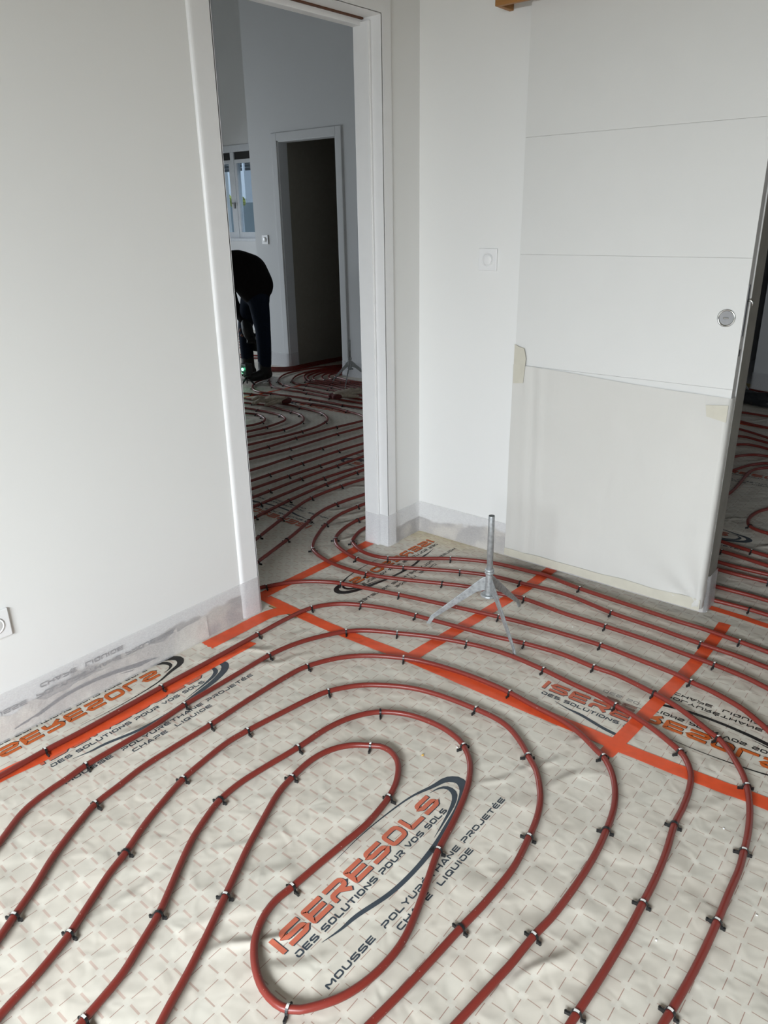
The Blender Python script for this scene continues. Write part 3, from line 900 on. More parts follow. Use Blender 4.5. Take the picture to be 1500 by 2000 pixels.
# ------------------------------------------------------------------ heating pipes with their clips
PIPES = {
 'a': ([(-1.907,0.548),(-1.904,0.602),(-1.909,0.735),(-1.907,0.866),(-1.914,1.135),(-1.915,1.312),(-1.92,1.557),(-1.921,1.706),(-1.907,1.825),(-1.85,1.912),(-1.768,1.965),(-1.66,2.007),(-1.545,2.03),(-1.36,2.06),(-1.239,2.08),(-1.119,2.107),(-0.982,2.124),(-0.858,2.117),(-0.775,2.119),(-0.644,2.094),(-0.572,2.072),(-0.503,2.039),(-0.437,2.001),(-0.415,1.991),(-0.376,1.956),(-0.345,1.917),(-0.317,1.878),(-0.294,1.835),(-0.269,1.769),(-0.251,1.7),(-0.24,1.639),(-0.235,1.598),(-0.228,1.535),(-0.226,1.451),(-0.223,1.359),(-0.222,1.267),(-0.224,1.183),(-0.229,1.099),(-0.231,1.076),(-0.235,0.997)],[2,4,6,8,10,12,15,17,19,23,27,31,34,37]),
 'b': ([(-1.634,0.439),(-1.664,0.49),(-1.718,0.573),(-1.739,0.643),(-1.748,0.717),(-1.757,0.775),(-1.759,0.892),(-1.76,0.997),(-1.773,1.122),(-1.775,1.226),(-1.778,1.348),(-1.78,1.485),(-1.765,1.587),(-1.732,1.68),(-1.677,1.775),(-1.616,1.832),(-1.521,1.883),(-1.411,1.937),(-1.28,1.981),(-1.189,2.0),(-1.1,2.006),(-0.983,1.998),(-0.876,1.983),(-0.774,1.973),(-0.712,1.958),(-0.637,1.939),(-0.57,1.913),(-0.515,1.885),(-0.48,1.864),(-0.45,1.833),(-0.423,1.784),(-0.407,1.721),(-0.398,1.65),(-0.394,1.579),(-0.378,1.48),(-0.369,1.391),(-0.365,1.305),(-0.362,1.22),(-0.362,1.124),(-0.364,1.034),(-0.366,0.984),(-0.368,0.895)],[5,8,11,14,16,18,21,24,28,33,36,40]),
 'c': ([(-1.367,0.315),(-1.397,0.366),(-1.425,0.411),(-1.464,0.476),(-1.511,0.542),(-1.548,0.605),(-1.575,0.658),(-1.598,0.71),(-1.611,0.789),(-1.624,0.872),(-1.627,0.965),(-1.628,1.109),(-1.635,1.266),(-1.635,1.434),(-1.625,1.52),(-1.577,1.623),(-1.504,1.701),(-1.398,1.764),(-1.307,1.795),(-1.193,1.813),(-1.095,1.818),(-1.004,1.814),(-0.906,1.799),(-0.81,1.788),(-0.737,1.763),(-0.666,1.723),(-0.64,1.709),(-0.6,1.669),(-0.564,1.613),(-0.539,1.553),(-0.526,1.502),(-0.518,1.456),(-0.508,1.384),(-0.503,1.309),(-0.502,1.23),(-0.504,1.154),(-0.512,1.082),(-0.516,1.001),(-0.521,0.949),(-0.533,0.83),(-0.542,0.746)],[2,7,11,14,17,21,26,31,36]),
 'd': ([(-1.203,0.237),(-1.225,0.286),(-1.237,0.325),(-1.249,0.366),(-1.265,0.411),(-1.288,0.465),(-1.323,0.53),(-1.364,0.605),(-1.391,0.668),(-1.433,0.749),(-1.466,0.829),(-1.495,0.912),(-1.511,0.998),(-1.522,1.086),(-1.518,1.161),(-1.499,1.304),(-1.487,1.382),(-1.467,1.458),(-1.423,1.53),(-1.368,1.582),(-1.273,1.637),(-1.17,1.664),(-1.041,1.674),(-0.962,1.671),(-0.905,1.653),(-0.847,1.616),(-0.807,1.582),(-0.76,1.542),(-0.72,1.489),(-0.693,1.442),(-0.672,1.386),(-0.656,1.318),(-0.638,1.212),(-0.637,1.095),(-0.643,1.002),(-0.647,0.914),(-0.652,0.818),(-0.659,0.733),(-0.666,0.646)],[5,8,11,14,17,22,26,31,34]),
 'e': ([(-1.07,0.322),(-1.091,0.385),(-1.102,0.43),(-1.118,0.486),(-1.145,0.543),(-1.18,0.614),(-1.218,0.672),(-1.257,0.729),(-1.3,0.797),(-1.334,0.871),(-1.353,0.925),(-1.361,0.996),(-1.357,1.072),(-1.344,1.201),(-1.338,1.32),(-1.314,1.408),(-1.265,1.479),(-1.185,1.523),(-1.088,1.536),(-1.015,1.524),(-0.973,1.504),(-0.926,1.463),(-0.89,1.409),(-0.86,1.342),(-0.83,1.246),(-0.805,1.145),(-0.77,1.052),(-0.742,0.976),(-0.722,0.908),(-0.716,0.852),(-0.72,0.791),(-0.735,0.735),(-0.757,0.694),(-0.783,0.659),(-0.802,0.645),(-0.83,0.638),(-0.87,0.642),(-0.911,0.66),(-0.946,0.685),(-0.972,0.713),(-0.994,0.754),(-1.005,0.8),(-1.003,0.849),(-1.001,0.927),(-0.998,1.009),(-0.995,1.097),(-1.003,1.167),(-1.011,1.208),(-1.028,1.258),(-1.057,1.307),(-1.088,1.339),(-1.126,1.356),(-1.162,1.354),(-1.185,1.339),(-1.226,1.309),(-1.26,1.259),(-1.275,1.191),(-1.266,1.102),(-1.249,1.033),(-1.206,0.937),(-1.171,0.863),(-1.143,0.811),(-1.103,0.738),(-1.05,0.639),(-1.015,0.569),(-0.988,0.508),(-0.973,0.477),(-0.946,0.422)],[1,5,10,13,16,20,25,34,42,47,53,57,62]),
 'f': ([(-2.233,1.743),(-2.199,1.821),(-2.188,1.842),(-2.144,1.918),(-2.086,1.981),(-2.014,2.031),(-1.96,2.055),(-1.838,2.09),(-1.704,2.125),(-1.572,2.156),(-1.445,2.185),(-1.292,2.216),(-1.194,2.234),(-1.047,2.251),(-0.9,2.262),(-0.767,2.255),(-0.634,2.245),(-0.573,2.229),(-0.505,2.217),(-0.41,2.185),(-0.345,2.143),(-0.312,2.117),(-0.234,2.046)],[2,6,8,11,14,17]),
 'm3': ([(-2.469,2.928),(-2.5,2.845),(-2.505,2.776),(-2.502,2.636),(-2.464,2.489),(-2.405,2.37),(-2.351,2.287),(-2.297,2.232),(-2.207,2.194),(-2.089,2.175),(-1.933,2.188),(-1.793,2.238),(-1.625,2.315),(-1.513,2.36),(-1.397,2.38),(-1.289,2.404),(-1.105,2.393),(-0.943,2.397),(-0.79,2.396),(-0.647,2.387),(-0.547,2.38),(-0.444,2.365),(-0.37,2.343),(-0.273,2.311)],[2,4,7,10,12,15,17,20]),
 'm2': ([(-2.343,2.776),(-2.368,2.691),(-2.377,2.631),(-2.364,2.532),(-2.334,2.44),(-2.297,2.383),(-2.222,2.325),(-2.067,2.279),(-1.95,2.291),(-1.848,2.336),(-1.746,2.393),(-1.632,2.453),(-1.502,2.501),(-1.373,2.518),(-1.179,2.539),(-0.97,2.508),(-0.796,2.5),(-0.629,2.488),(-0.503,2.483),(-0.402,2.47),(-0.306,2.461)],[2,5,7,9,11,13,15,17]),
 'm1': ([(-2.261,2.678),(-2.278,2.587),(-2.267,2.514),(-2.233,2.438),(-2.206,2.404),(-2.12,2.36),(-2.038,2.352),(-1.965,2.372),(-1.884,2.426),(-1.739,2.538),(-1.617,2.599),(-1.526,2.624),(-1.383,2.639),(-1.318,2.644),(-1.154,2.621),(-0.938,2.608),(-0.759,2.598),(-0.654,2.598),(-0.524,2.586),(-0.428,2.575),(-0.33,2.567)],[4,7,9,14,18]),
 'r11': ([(-2.381,1.897),(-2.395,1.966),(-2.401,1.984),(-2.478,2.235),(-2.517,2.348),(-2.568,2.478),(-2.607,2.593),(-2.622,2.733),(-2.6,2.96),(-2.575,3.055)],[2,3,5,7]),
 'r10': ([(-2.576,2.053),(-2.597,2.134),(-2.615,2.183),(-2.697,2.408),(-2.753,2.557),(-2.795,2.722),(-2.798,2.966),(-2.776,3.165),(-2.758,3.274)],[2,3,5,6]),
 'r9': ([(-2.818,2.26),(-2.826,2.324),(-2.823,2.341),(-2.866,2.619),(-2.891,2.936),(-2.894,3.206),(-2.888,3.295),(-2.871,3.41)],[2,3,4,5]),
 'r8': ([(-2.943,2.367),(-2.949,2.426),(-2.951,2.491),(-2.964,2.698),(-2.977,3.009),(-2.948,3.363),(-2.936,3.489)],[2,4]),
 'r7': ([(-3.06,2.468),(-3.061,2.52),(-3.068,2.662),(-3.079,2.923),(-3.079,3.234),(-3.076,3.512),(-3.069,3.648)],[2,3,4]),
 'r6': ([(-3.171,2.562),(-3.173,2.612),(-3.173,2.91),(-3.166,3.169),(-3.164,3.614),(-3.162,3.76)],[2,3]),
 'r5': ([(-3.286,2.661),(-3.287,2.706),(-3.287,2.862),(-3.289,3.139),(-3.291,3.472),(-3.273,3.74),(-3.267,3.886)],[2,3,4]),
 'r4': ([(-3.439,2.792),(-3.442,2.83),(-3.439,2.975),(-3.443,3.182),(-3.425,3.456),(-3.419,3.715),(-3.414,3.903),(-3.41,4.058)],[3,4]),
 'r3': ([(-3.625,2.914),(-3.629,2.983),(-3.611,3.13),(-3.588,3.323),(-3.587,3.538),(-3.584,3.777),(-3.56,4.056),(-3.555,4.184)],[3,5]),
 'u5': ([(-5.325,4.297),(-5.218,4.291),(-5.106,4.309),(-4.864,4.349),(-4.637,4.337),(-4.392,4.34),(-4.209,4.354),(-3.987,4.332),(-3.811,4.296),(-3.703,4.222),(-3.692,4.138),(-3.72,3.917),(-3.736,3.714),(-3.745,3.527),(-3.741,3.264),(-3.748,3.081),(-3.75,3.01)],[2,3,5,7,9,11,13,14]),
 'u4': ([(-5.165,4.163),(-5.063,4.159),(-4.913,4.168),(-4.753,4.191),(-4.52,4.21),(-4.376,4.196),(-4.194,4.182),(-4.077,4.152),(-3.949,4.066),(-3.886,3.973),(-3.845,3.825),(-3.839,3.68),(-3.854,3.466),(-3.889,3.191),(-3.895,3.132)],[3,5,7,9,11]),
 'u3': ([(-4.993,4.019),(-4.916,4.035),(-4.812,4.065),(-4.645,4.093),(-4.49,4.072),(-4.332,4.057),(-4.203,4.026),(-4.099,3.957),(-4.03,3.869),(-4.002,3.777),(-3.985,3.636),(-4.011,3.492),(-4.045,3.326),(-4.057,3.269)],[2,5,6,8,10]),
 'u2': ([(-4.858,3.906),(-4.773,3.919),(-4.605,3.936),(-4.461,3.938),(-4.314,3.921),(-4.201,3.859),(-4.162,3.772),(-4.14,3.609),(-4.159,3.424),(-4.164,3.359)],[2,4,7]),
 'u1': ([(-4.698,3.772),(-4.618,3.8),(-4.503,3.833),(-4.403,3.808),(-4.323,3.761),(-4.276,3.689),(-4.27,3.603),(-4.294,3.528),(-4.309,3.482)],[2,3,5]),
 'v1': ([(-5.519,4.867),(-5.493,4.735),(-5.423,4.614),(-5.3,4.491),(-5.195,4.43),(-5.096,4.413),(-4.981,4.43),(-4.849,4.439),(-4.727,4.456),(-4.535,4.471),(-4.348,4.475),(-4.159,4.47),(-3.941,4.487),(-3.845,4.491)],[3,6,9,11]),
 'v2': ([(-5.614,5.01),(-5.53,4.911),(-5.433,4.817),(-5.308,4.719),(-5.184,4.637),(-5.012,4.614),(-4.871,4.616),(-4.728,4.623),(-4.434,4.608),(-4.223,4.604),(-4.05,4.612),(-3.947,4.611)],[2,4,7,8]),
 'v3': ([(-5.404,5.835),(-5.411,5.812),(-5.5,5.62),(-5.551,5.422),(-5.557,5.211),(-5.506,5.058),(-5.409,4.919),(-5.33,4.84),(-5.235,4.781),(-5.159,4.753),(-5.004,4.724),(-4.859,4.722),(-4.682,4.716),(-4.53,4.709),(-4.317,4.708),(-4.139,4.715),(-4.037,4.718)],[7,9,11,13]),
 'v4': ([(-5.371,5.798),(-5.374,5.772),(-5.429,5.547),(-5.429,5.301),(-5.388,5.141),(-5.31,5.014),(-5.227,4.922),(-5.116,4.865),(-5.049,4.855),(-4.969,4.864),(-4.818,4.856),(-4.682,4.848),(-4.479,4.831),(-4.234,4.824),(-4.121,4.816)],[6,9,11]),
 'v5': ([(-5.321,5.743),(-5.324,5.734),(-5.376,5.608),(-5.404,5.444),(-5.394,5.302),(-5.316,5.172),(-5.217,5.076),(-5.116,4.999),(-5.037,4.965),(-4.908,4.964),(-4.723,4.945),(-4.514,4.907),(-4.28,4.868),(-4.216,4.86)],[7,10]),
 'v6': ([(-5.286,5.704),(-5.287,5.689),(-5.318,5.546),(-5.342,5.412),(-5.309,5.261),(-5.251,5.15),(-5.151,5.058),(-5.096,5.039),(-4.995,5.025),(-4.819,5.018),(-4.593,4.994),(-4.353,4.952),(-4.288,4.944)],[7,9]),
 'v7': ([(-5.241,5.654),(-5.24,5.637),(-5.261,5.486),(-5.272,5.356),(-5.217,5.207),(-5.126,5.107),(-5.072,5.081),(-4.984,5.08),(-4.837,5.074),(-4.657,5.066),(-4.424,5.034),(-4.354,5.021)],[6,8]),
 'v8': ([(-5.186,5.591),(-5.183,5.572),(-5.204,5.473),(-5.208,5.366),(-5.151,5.253),(-5.062,5.168),(-5.008,5.146),(-4.938,5.144),(-4.796,5.135),(-4.649,5.132),(-4.49,5.11),(-4.423,5.1)],[6,8]),
 'v9': ([(-5.123,5.519),(-5.126,5.506),(-5.146,5.443),(-5.143,5.36),(-5.079,5.271),(-5.019,5.221),(-4.971,5.209),(-4.892,5.208),(-4.733,5.194),(-4.554,5.184),(-4.493,5.182)],[6,8]),
 'v10': ([(-5.055,5.432),(-5.058,5.42),(-5.075,5.391),(-5.059,5.334),(-5.012,5.311),(-4.92,5.285),(-4.797,5.258),(-4.614,5.253),(-4.554,5.253)],[4]),
 'w1': ([(-5.996,5.276),(-5.896,5.304),(-5.807,5.366),(-5.762,5.456),(-5.764,5.635),(-5.767,5.832),(-5.755,6.02),(-5.735,6.192),(-5.718,6.258)],[]),
 'w2': ([(-5.949,5.233),(-5.849,5.261),(-5.761,5.322),(-5.718,5.414),(-5.722,5.593),(-5.727,5.79),(-5.716,5.979),(-5.698,6.152),(-5.683,6.22)],[]),
 'w3': ([(-5.901,5.191),(-5.803,5.219),(-5.716,5.279),(-5.675,5.373),(-5.681,5.551),(-5.687,5.749),(-5.678,5.938),(-5.662,6.113),(-5.65,6.182)],[]),
 'w4': ([(-5.855,5.149),(-5.758,5.177),(-5.671,5.237),(-5.632,5.332),(-5.64,5.511),(-5.647,5.708),(-5.64,5.898),(-5.627,6.074),(-5.616,6.145)],[]),
 'x0': ([(-8.245,6.585),(-8.066,6.612),(-7.933,6.632),(-7.813,6.661),(-7.666,6.709)],[]),
 'x1': ([(-8.037,6.414),(-7.863,6.442),(-7.735,6.463),(-7.619,6.492),(-7.476,6.539)],[]),
 'x2': ([(-7.821,6.238),(-7.654,6.266),(-7.53,6.287),(-7.418,6.316),(-7.279,6.363)],[]),
 'x3': ([(-7.632,6.083),(-7.47,6.112),(-7.351,6.134),(-7.242,6.163),(-7.108,6.21)],[]),
 'x4': ([(-7.452,5.936),(-7.295,5.965),(-7.18,5.987),(-7.074,6.017),(-6.943,6.063)],[]),
 'x5': ([(-7.043,5.601),(-6.898,5.631),(-6.79,5.654),(-6.691,5.683),(-6.569,5.729)],[]),
 'x6': ([(-6.902,5.486),(-6.761,5.516),(-6.656,5.539),(-6.56,5.568),(-6.44,5.614)],[]),
 'q1': ([(-0.894,3.465),(-0.845,3.458),(-0.778,3.443),(-0.713,3.429),(-0.641,3.417),(-0.589,3.408)],[3]),
 'q2': ([(-0.886,3.352),(-0.839,3.349),(-0.817,3.347),(-0.749,3.338),(-0.614,3.31),(-0.564,3.302)],[2]),
 'q3': ([(-0.846,3.227),(-0.807,3.224),(-0.714,3.217),(-0.592,3.221),(-0.544,3.222)],[]),
 'q4': ([(-0.832,3.145),(-0.787,3.145),(-0.692,3.143),(-0.573,3.146),(-0.526,3.147)],[3]),
 'q5': ([(-0.784,2.975),(-0.74,2.976),(-0.668,2.976),(-0.599,2.978),(-0.529,2.974),(-0.485,2.974)],[]),
 'q6': ([(-0.747,2.846),(-0.707,2.849),(-0.632,2.853),(-0.565,2.855),(-0.498,2.852),(-0.456,2.853)],[3]),
 's1': ([(-1.761,6.784),(-1.702,6.767),(-1.486,6.753),(-1.416,6.756)],[]),
 's0': ([(-1.766,6.995),(-1.689,6.972),(-1.527,6.915),(-1.452,6.902)],[]),
 's2': ([(-1.586,6.1),(-1.532,6.085),(-1.429,6.082),(-1.312,6.066),(-1.248,6.066)],[]),
 's3': ([(-1.505,5.827),(-1.461,5.809),(-1.34,5.755),(-1.225,5.722),(-1.161,5.707)],[]),
 's4': ([(-1.449,5.605),(-1.405,5.586),(-1.277,5.521),(-1.155,5.445),(-1.088,5.409)],[]),
 's5': ([(-1.387,5.357),(-1.35,5.373),(-1.27,5.379),(-1.209,5.354),(-1.122,5.315),(-1.058,5.286)],[]),
 's6': ([(-1.316,5.091),(-1.288,5.138),(-1.223,5.196),(-1.147,5.194),(-1.085,5.17),(-1.026,5.153)],[]),
 's7': ([(-1.217,4.781),(-1.208,4.852),(-1.169,4.933),(-1.111,4.989),(-1.041,4.997),(-0.989,4.999)],[]),
 's8': ([(-1.145,4.482),(-1.14,4.536),(-1.118,4.625),(-1.081,4.743),(-1.027,4.829),(-1.002,4.843),(-0.953,4.853)],[]),
 's9': ([(-1.029,4.128),(-1.023,4.206),(-1.031,4.382),(-1.04,4.497),(-1.044,4.608),(-1.03,4.684),(-0.981,4.76),(-0.941,4.802)],[]),
 'ring': ([(-0.692,4.208),(-0.766,4.104),(-0.798,4.034),(-0.827,3.957),(-0.837,3.869),(-0.828,3.79),(-0.803,3.734),(-0.765,3.706),(-0.711,3.691),(-0.64,3.676),(-0.549,3.656)],[6]),
}

PR, PZ = 0.0084, 0.0118
def clip_mesh(name, white):
    mb = MB()
    wy = 0.0028
    n = 9
    ro, ri = PR + 0.0026, PR + 0.0004
    # arch: along the pipe = local y, across = local x
    for (a0, a1, mi) in ((0, n, 0),):
        vs, fs, mis = [], [], []
        for k in range(n + 1):
            a = math.pi * k / n
            for r in (ri, ro):
                for y in (-wy, wy):
                    vs.append((r * math.cos(a), y, PZ + r * math.sin(a)))
        for k in range(n):
            b = k * 4
            for q in ((b + 2, b + 3, b + 7, b + 6), (b, b + 4, b + 5, b + 1), (b, b + 2, b + 6, b + 4), (b + 1, b + 5, b + 7, b + 3)):
                fs.append(q)
        kk = len(mb.f)
        mb.add(vs, fs, 0)
        if white:
            for k in (3, 4, 5):
                mb.mi[kk + k * 4] = 1
    for sx, ln in ((1, 0.0095), (-1, 0.0055)):
        x0, x1 = sx * ri, sx * ro
        mb.box(min(x0, x1), max(x0, x1), -wy, wy, 0.0, PZ + 0.001)
        a, b = sx * (ro - 0.001), sx * (ro + ln)
        mb.prism([(a, 0.0), (b, 0.0008), (b, 0.0062), (a, 0.0085)], 1, -wy * 0.85, wy * 0.85)
        mb.tube([(b, 0, 0.0003), (b, 0, 0.0075)], 0.0030, 7)
    me_o = mb.build(name, [M['black_clip'], M['clip_tape']])
    me = me_o.data
    bpy.data.objects.remove(me_o)
    return me
CLIPS = [clip_mesh('clip', True), clip_mesh('clip_dark', False)]

LABELS = {
 'e': ('red heating pipe of the innermost loop curling around the foreground logo', 1),
 'd': ('red heating pipe forming the second loop out from the foreground logo', 1),
 'c': ('red heating pipe forming the third loop out from the foreground logo', 1),
 'b': ('red heating pipe forming the fourth loop out, crossing the mirrored print at left', 1),
 'a': ('outermost red heating pipe of the foreground loops, hugging the left wall', 1),
 'f': ('red heating pipe leaving the doorway beside the left jamb towards the right edge', 1),
 'm3': ('red heating pipe bending widest around the right jamb, third from the corner', 1),
 'm2': ('red heating pipe bending through the doorway, second from the right jamb', 1),
 'm1': ('red heating pipe bending tightest around the right jamb and along the sliding door', 1),
 'r11': ('nearest straight red pipe of the far room, ending low at the left jamb', 1),
 'r10': ('red pipe of the far room crossing the orange lettering, second from the doorway', 1),
 'r9': ('third nearest red pipe of the straight rows beyond the doorway', 1),
 'r8': ('fourth nearest red pipe of the straight rows beyond the doorway', 1),
 'r7': ('fifth nearest red pipe of the straight rows beyond the doorway', 1),
 'r6': ('sixth nearest red pipe of the straight rows beyond the doorway', 1),
 'r5': ('seventh nearest red pipe of the straight rows beyond the doorway', 1),
 'r4': ('eighth nearest red pipe of the straight rows beyond the doorway', 1),
 'r3': ('farthest straight red pipe, just below the hairpin bends of the far room', 1),
 'u5': ('widest red hairpin pipe in the far room, turning at the right jamb', 1),
 'u4': ('second widest red hairpin pipe in the far room', 1),
 'u3': ('red hairpin pipe of the far room that the left glove lies on', 1),
 'u2': ('second smallest red hairpin pipe at the left jamb of the far room', 1),
 'u1': ('smallest red hairpin pipe at the left jamb of the far room', 1),
 'v1': ('red pipe curving from the boots to below the right glove', 1),
 'v2': ('red pipe curving close in front of the dark doorway, nearest the boots', 1),
 'v3': ('outermost red pipe curving out of the dark doorway', 1),
 'v4': ('second red pipe curving out of the dark doorway, inside the outermost one', 1),
 'v5': ('third red pipe curving out of the dark doorway', 1),
 'v6': ('fourth red pipe curving out of the dark doorway', 1),
 'v7': ('fifth red pipe curving out of the dark doorway', 1),
 'v8': ('sixth red pipe curving out of the dark doorway', 1),
 'v9': ('seventh red pipe curving out of the dark doorway', 1),
 'v10': ('innermost red pipe curving out of the dark doorway, by its right frame', 1),
 'q1': ('red pipe at right passing just below the ellipse print', 1),
 'q2': ('second red pipe below the ellipse print in the room at right', 1),
 'q3': ('upper of the two close red pipes beside the door edge', 1),
 'q4': ('lower of the two close red pipes beside the door edge', 1),
 'q5': ('red pipe at right, second from the threshold tape', 1),
 'q6': ('red pipe at right nearest to the threshold tape', 1),
 'ring': ('red pipe with a tight bend above the ellipse print at the right edge', 1),
}
for k, nme in (('w1', 'farthest'), ('w2', 'second farthest'), ('w3', 'third farthest'), ('w4', 'nearest')):
    LABELS[k] = (nme + ' of the four bundled dark pipes running into the dark doorway', 1)
for k, nme in zip(('s0', 's1', 's2', 's3', 's4', 's5', 's6', 's7', 's8', 's9'), ('farthest', 'second farthest', 'third farthest', 'fourth farthest', 'fifth farthest', 'fifth nearest', 'fourth nearest', 'third nearest', 'second nearest', 'nearest')):
    LABELS[k] = (nme + ' dark pipe in the upper part of the shaded room at right', 1)
for i in range(7):
    LABELS['x%d' % i] = (('farthest', 'second', 'third', 'fourth', 'fifth', 'sixth', 'nearest')[i] + ' of the far dark pipes seen left of the legs, counted from the window wall', 1)

for key, (P, C) in PIPES.items():
    q = catmull(P, step=0.014)
    # gentle handmade waver in height so that pipes rest on the film but are not rulers
    pts = [Vector((a[0], a[1], PZ)) for a in q]
    mb = MB().tube(pts, PR, 10)
    o = mb.build('heating_pipe', M['pipe'], smooth=True, fix=False)
    tag(o, LABELS[key][0], 'pipe', 'red heating pipes')
    # index of the spline sample nearest to each clipped control point
    for ci in C:
        c = Vector((P[ci][0], P[ci][1], PZ))
        i = min(range(len(pts)), key=lambda j: (pts[j] - c).length_squared)
        d = pts[min(i + 2, len(pts) - 1)] - pts[max(i - 2, 0)]
        ang = math.atan2(d.y, d.x) - math.pi / 2 + random.uniform(-0.16, 0.16)
        if math.sin(ang) > 0.3: ang += math.pi          # long foot towards the viewer's right
        k = bpy.data.objects.new('clip', CLIPS[0 if random.random() < 0.86 else 1])
        k.location = (pts[i].x, pts[i].y, 0)
        k.rotation_euler = (0, 0, ang)
        link(k, o)

# ------------------------------------------------------------------ sliding door, rail fascia, switches
DX0, DX1, DY, DZ0 = -1.548, -0.706, 2.693, 0.042
door = empty('sliding_door', ((DX0 + DX1) / 2, DY + 0.02, DZ0), 'white sliding door with cream sheet over its lower half, hanging before the wall', 'door')
def dpart(o):
    return in_parent(o, door)
# core and edge
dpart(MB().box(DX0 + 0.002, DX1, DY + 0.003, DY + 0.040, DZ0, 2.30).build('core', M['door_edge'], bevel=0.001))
gz = [DZ0, 0.452, 0.874, 1.297, 1.701, 2.300]
for i in range(5):
    dpart(MB().box(DX0, DX1, DY, DY + 0.0032, gz[i] + (0.0004 if i else 0), gz[i + 1] - 0.0004).build('panel', M['door_white'], bevel=0.0006))
hc = (-0.7590, DY, 1.108)
ring = MB().lathe([(0.0290, -0.0005), (0.0290, -0.0035), (0.0265, -0.0048), (0.0235, -0.0042), (0.0225, -0.0012)], hc, 'y', 40)
ro = dpart(ring.build('flush_pull', M['steel'], smooth=True))
ro['label'] = 'round chrome flush pull'
dish = MB().lathe([(0.0228, -0.0010), (0.0228, -0.0016), (0.006, -0.0014)], hc, 'y', 32).build('dish', M['dull_steel'], smooth=False)
dish.parent = ro
turn = MB().box(hc[0] - 0.009, hc[0] + 0.009, DY - 0.008, DY - 0.001, hc[2] - 0.0025, hc[2] + 0.0025).build('turn_key', M['steel'], bevel=0.001)
turn.parent = ro
ex = DX1 + 0.0006
lock = dpart(MB().box(DX1 - 0.002, ex + 0.0008, DY + 0.006, DY + 0.024, 1.05, 1.215).build('lock_plate', M['dull_steel'], bevel=0.001))
hk = MB()
hkp = [(DY + 0.009, 1.150), (DY + 0.020, 1.150)]
pts = [(ex, DY + 0.014, 1.166), (ex + 0.010, DY + 0.014, 1.168), (ex + 0.016, DY + 0.014, 1.160), (ex + 0.017, DY + 0.014, 1.148)]
hk.tube(pts, [0.0048, 0.0048, 0.004, 0.0022], 8)
h = hk.build('hook_bolt', M['steel'], smooth=True)
h.parent = lock
dpart(MB().box(DX1 - 0.002, ex + 0.0003, DY + 0.008, DY + 0.018, 0.985, 1.008).build('keeper_slot', M['dark']))

# cream protective sheet on the lower half: wraps the right edge and hangs below the bottom
def cover():
    mb = MB()
    nx, nz = 64, 48
    vs, fs = [], []
    L = (DX1 - DX0)
    for i in range(nx + 1):
        s = -0.004 + (L + 0.004 + 0.040) * i / nx
        for j in range(nz + 1):
            tt = j / nz
            sag = 0.876 - 0.034 * max(0, min(1, s / L)) + 0.002 * math.sin(9 * s)
            zb = DZ0 - 0.006 + 0.004 * noise.noise((s * 8, 0, 1))
            z = zb + (sag - zb) * tt
            wv = 0.0026 * noise.noise((s * 7, z * 3, 0)) + 0.0014 * noise.noise((s * 22, z * 14, 5))
            # diagonal gathers at the lower right and vertical folds at the left
            wv += 0.0030 * math.exp(-((s - 0.10) / 0.05) ** 2) * math.sin(s * 95 + z * 3)
            g = max(0, 1 - math.hypot(s - L, z - 0.05) / 0.30)
            ang = math.atan2(z - 0.05, L - s)
            wv += 0.0055 * g * math.sin(ang * 9 + 0.5)
            off = 0.0062 + wv * 1.25
            if s <= L:
                x, y = DX0 + s, DY - off
            else:
                x, y = DX1 + 0.0030 + abs(wv) * 0.8, DY + (s - L)
                e = min(1, (s - L) / 0.006)
                y = DY - off * (1 - e) + (s - L) * e
            vs.append((x, y, z))
    for i in range(nx):
        for j in range(nz):
            a = i * (nz + 1) + j
            fs.append((a, a + nz + 1, a + nz + 2, a + 1))
    mb.add(vs, fs)
    return mb.build('protective_sheet', M['cover'], smooth=True, fix=False)
cv = dpart(cover())
cv['label'] = 'cream protective sheet taped over the lower half'
# turned hem along the bottom and the pieces of masking tape
def flat_patch(name, poly, y, mat, parent):
    n = len(poly)
    mb = MB().add([(a, y, b) for a, b in poly] + [(a, y + 0.0012, b) for a, b in poly], [tuple(range(n)), tuple(range(2 * n - 1, n - 1, -1))] + [(i, i + n, (i + 1) % n + n, (i + 1) % n) for i in range(n)])
    o = mb.build(name, mat)
    return dpart(o) if parent is None else o
hem = MB()
vs, fs = [], []
for i in range(61):
    s = i / 60
    x = DX0 - 0.003 + (DX1 - DX0 + 0.006) * s
    hh = 0.030 + 0.012 * s + 0.012 * noise.noise((s * 7, 2, 2))
    d = 0.0115 + 0.002 * noise.noise((s * 16, 0, 3))
    vs += [(x, DY - d - 0.001, DZ0 - 0.008 + 0.003 * noise.noise((s * 9, 1, 1))), (x, DY - d, DZ0 - 0.006 + hh)]
for i in range(60):
    fs.append((2 * i, 2 * i + 2, 2 * i + 3, 2 * i + 1))
hem.add(vs, fs)
ho = hem.build('hem', M['cover_tape'], smooth=True, fix=False)
in_parent(ho, cv)
ho.parent = cv
ho.matrix_parent_inverse = Matrix.Identity(4)
for poly in ([(-1.546, 0.800), (-1.500, 0.806), (-1.492, 0.905), (-1.503, 0.944), (-1.530, 0.950), (-1.546, 0.958)], [(-0.775, 0.775), (-0.708, 0.762), (-0.708, 0.822), (-0.782, 0.814)]):
    o = flat_patch('masking_tape', poly, DY - 0.0125, M['cover_tape'], None)

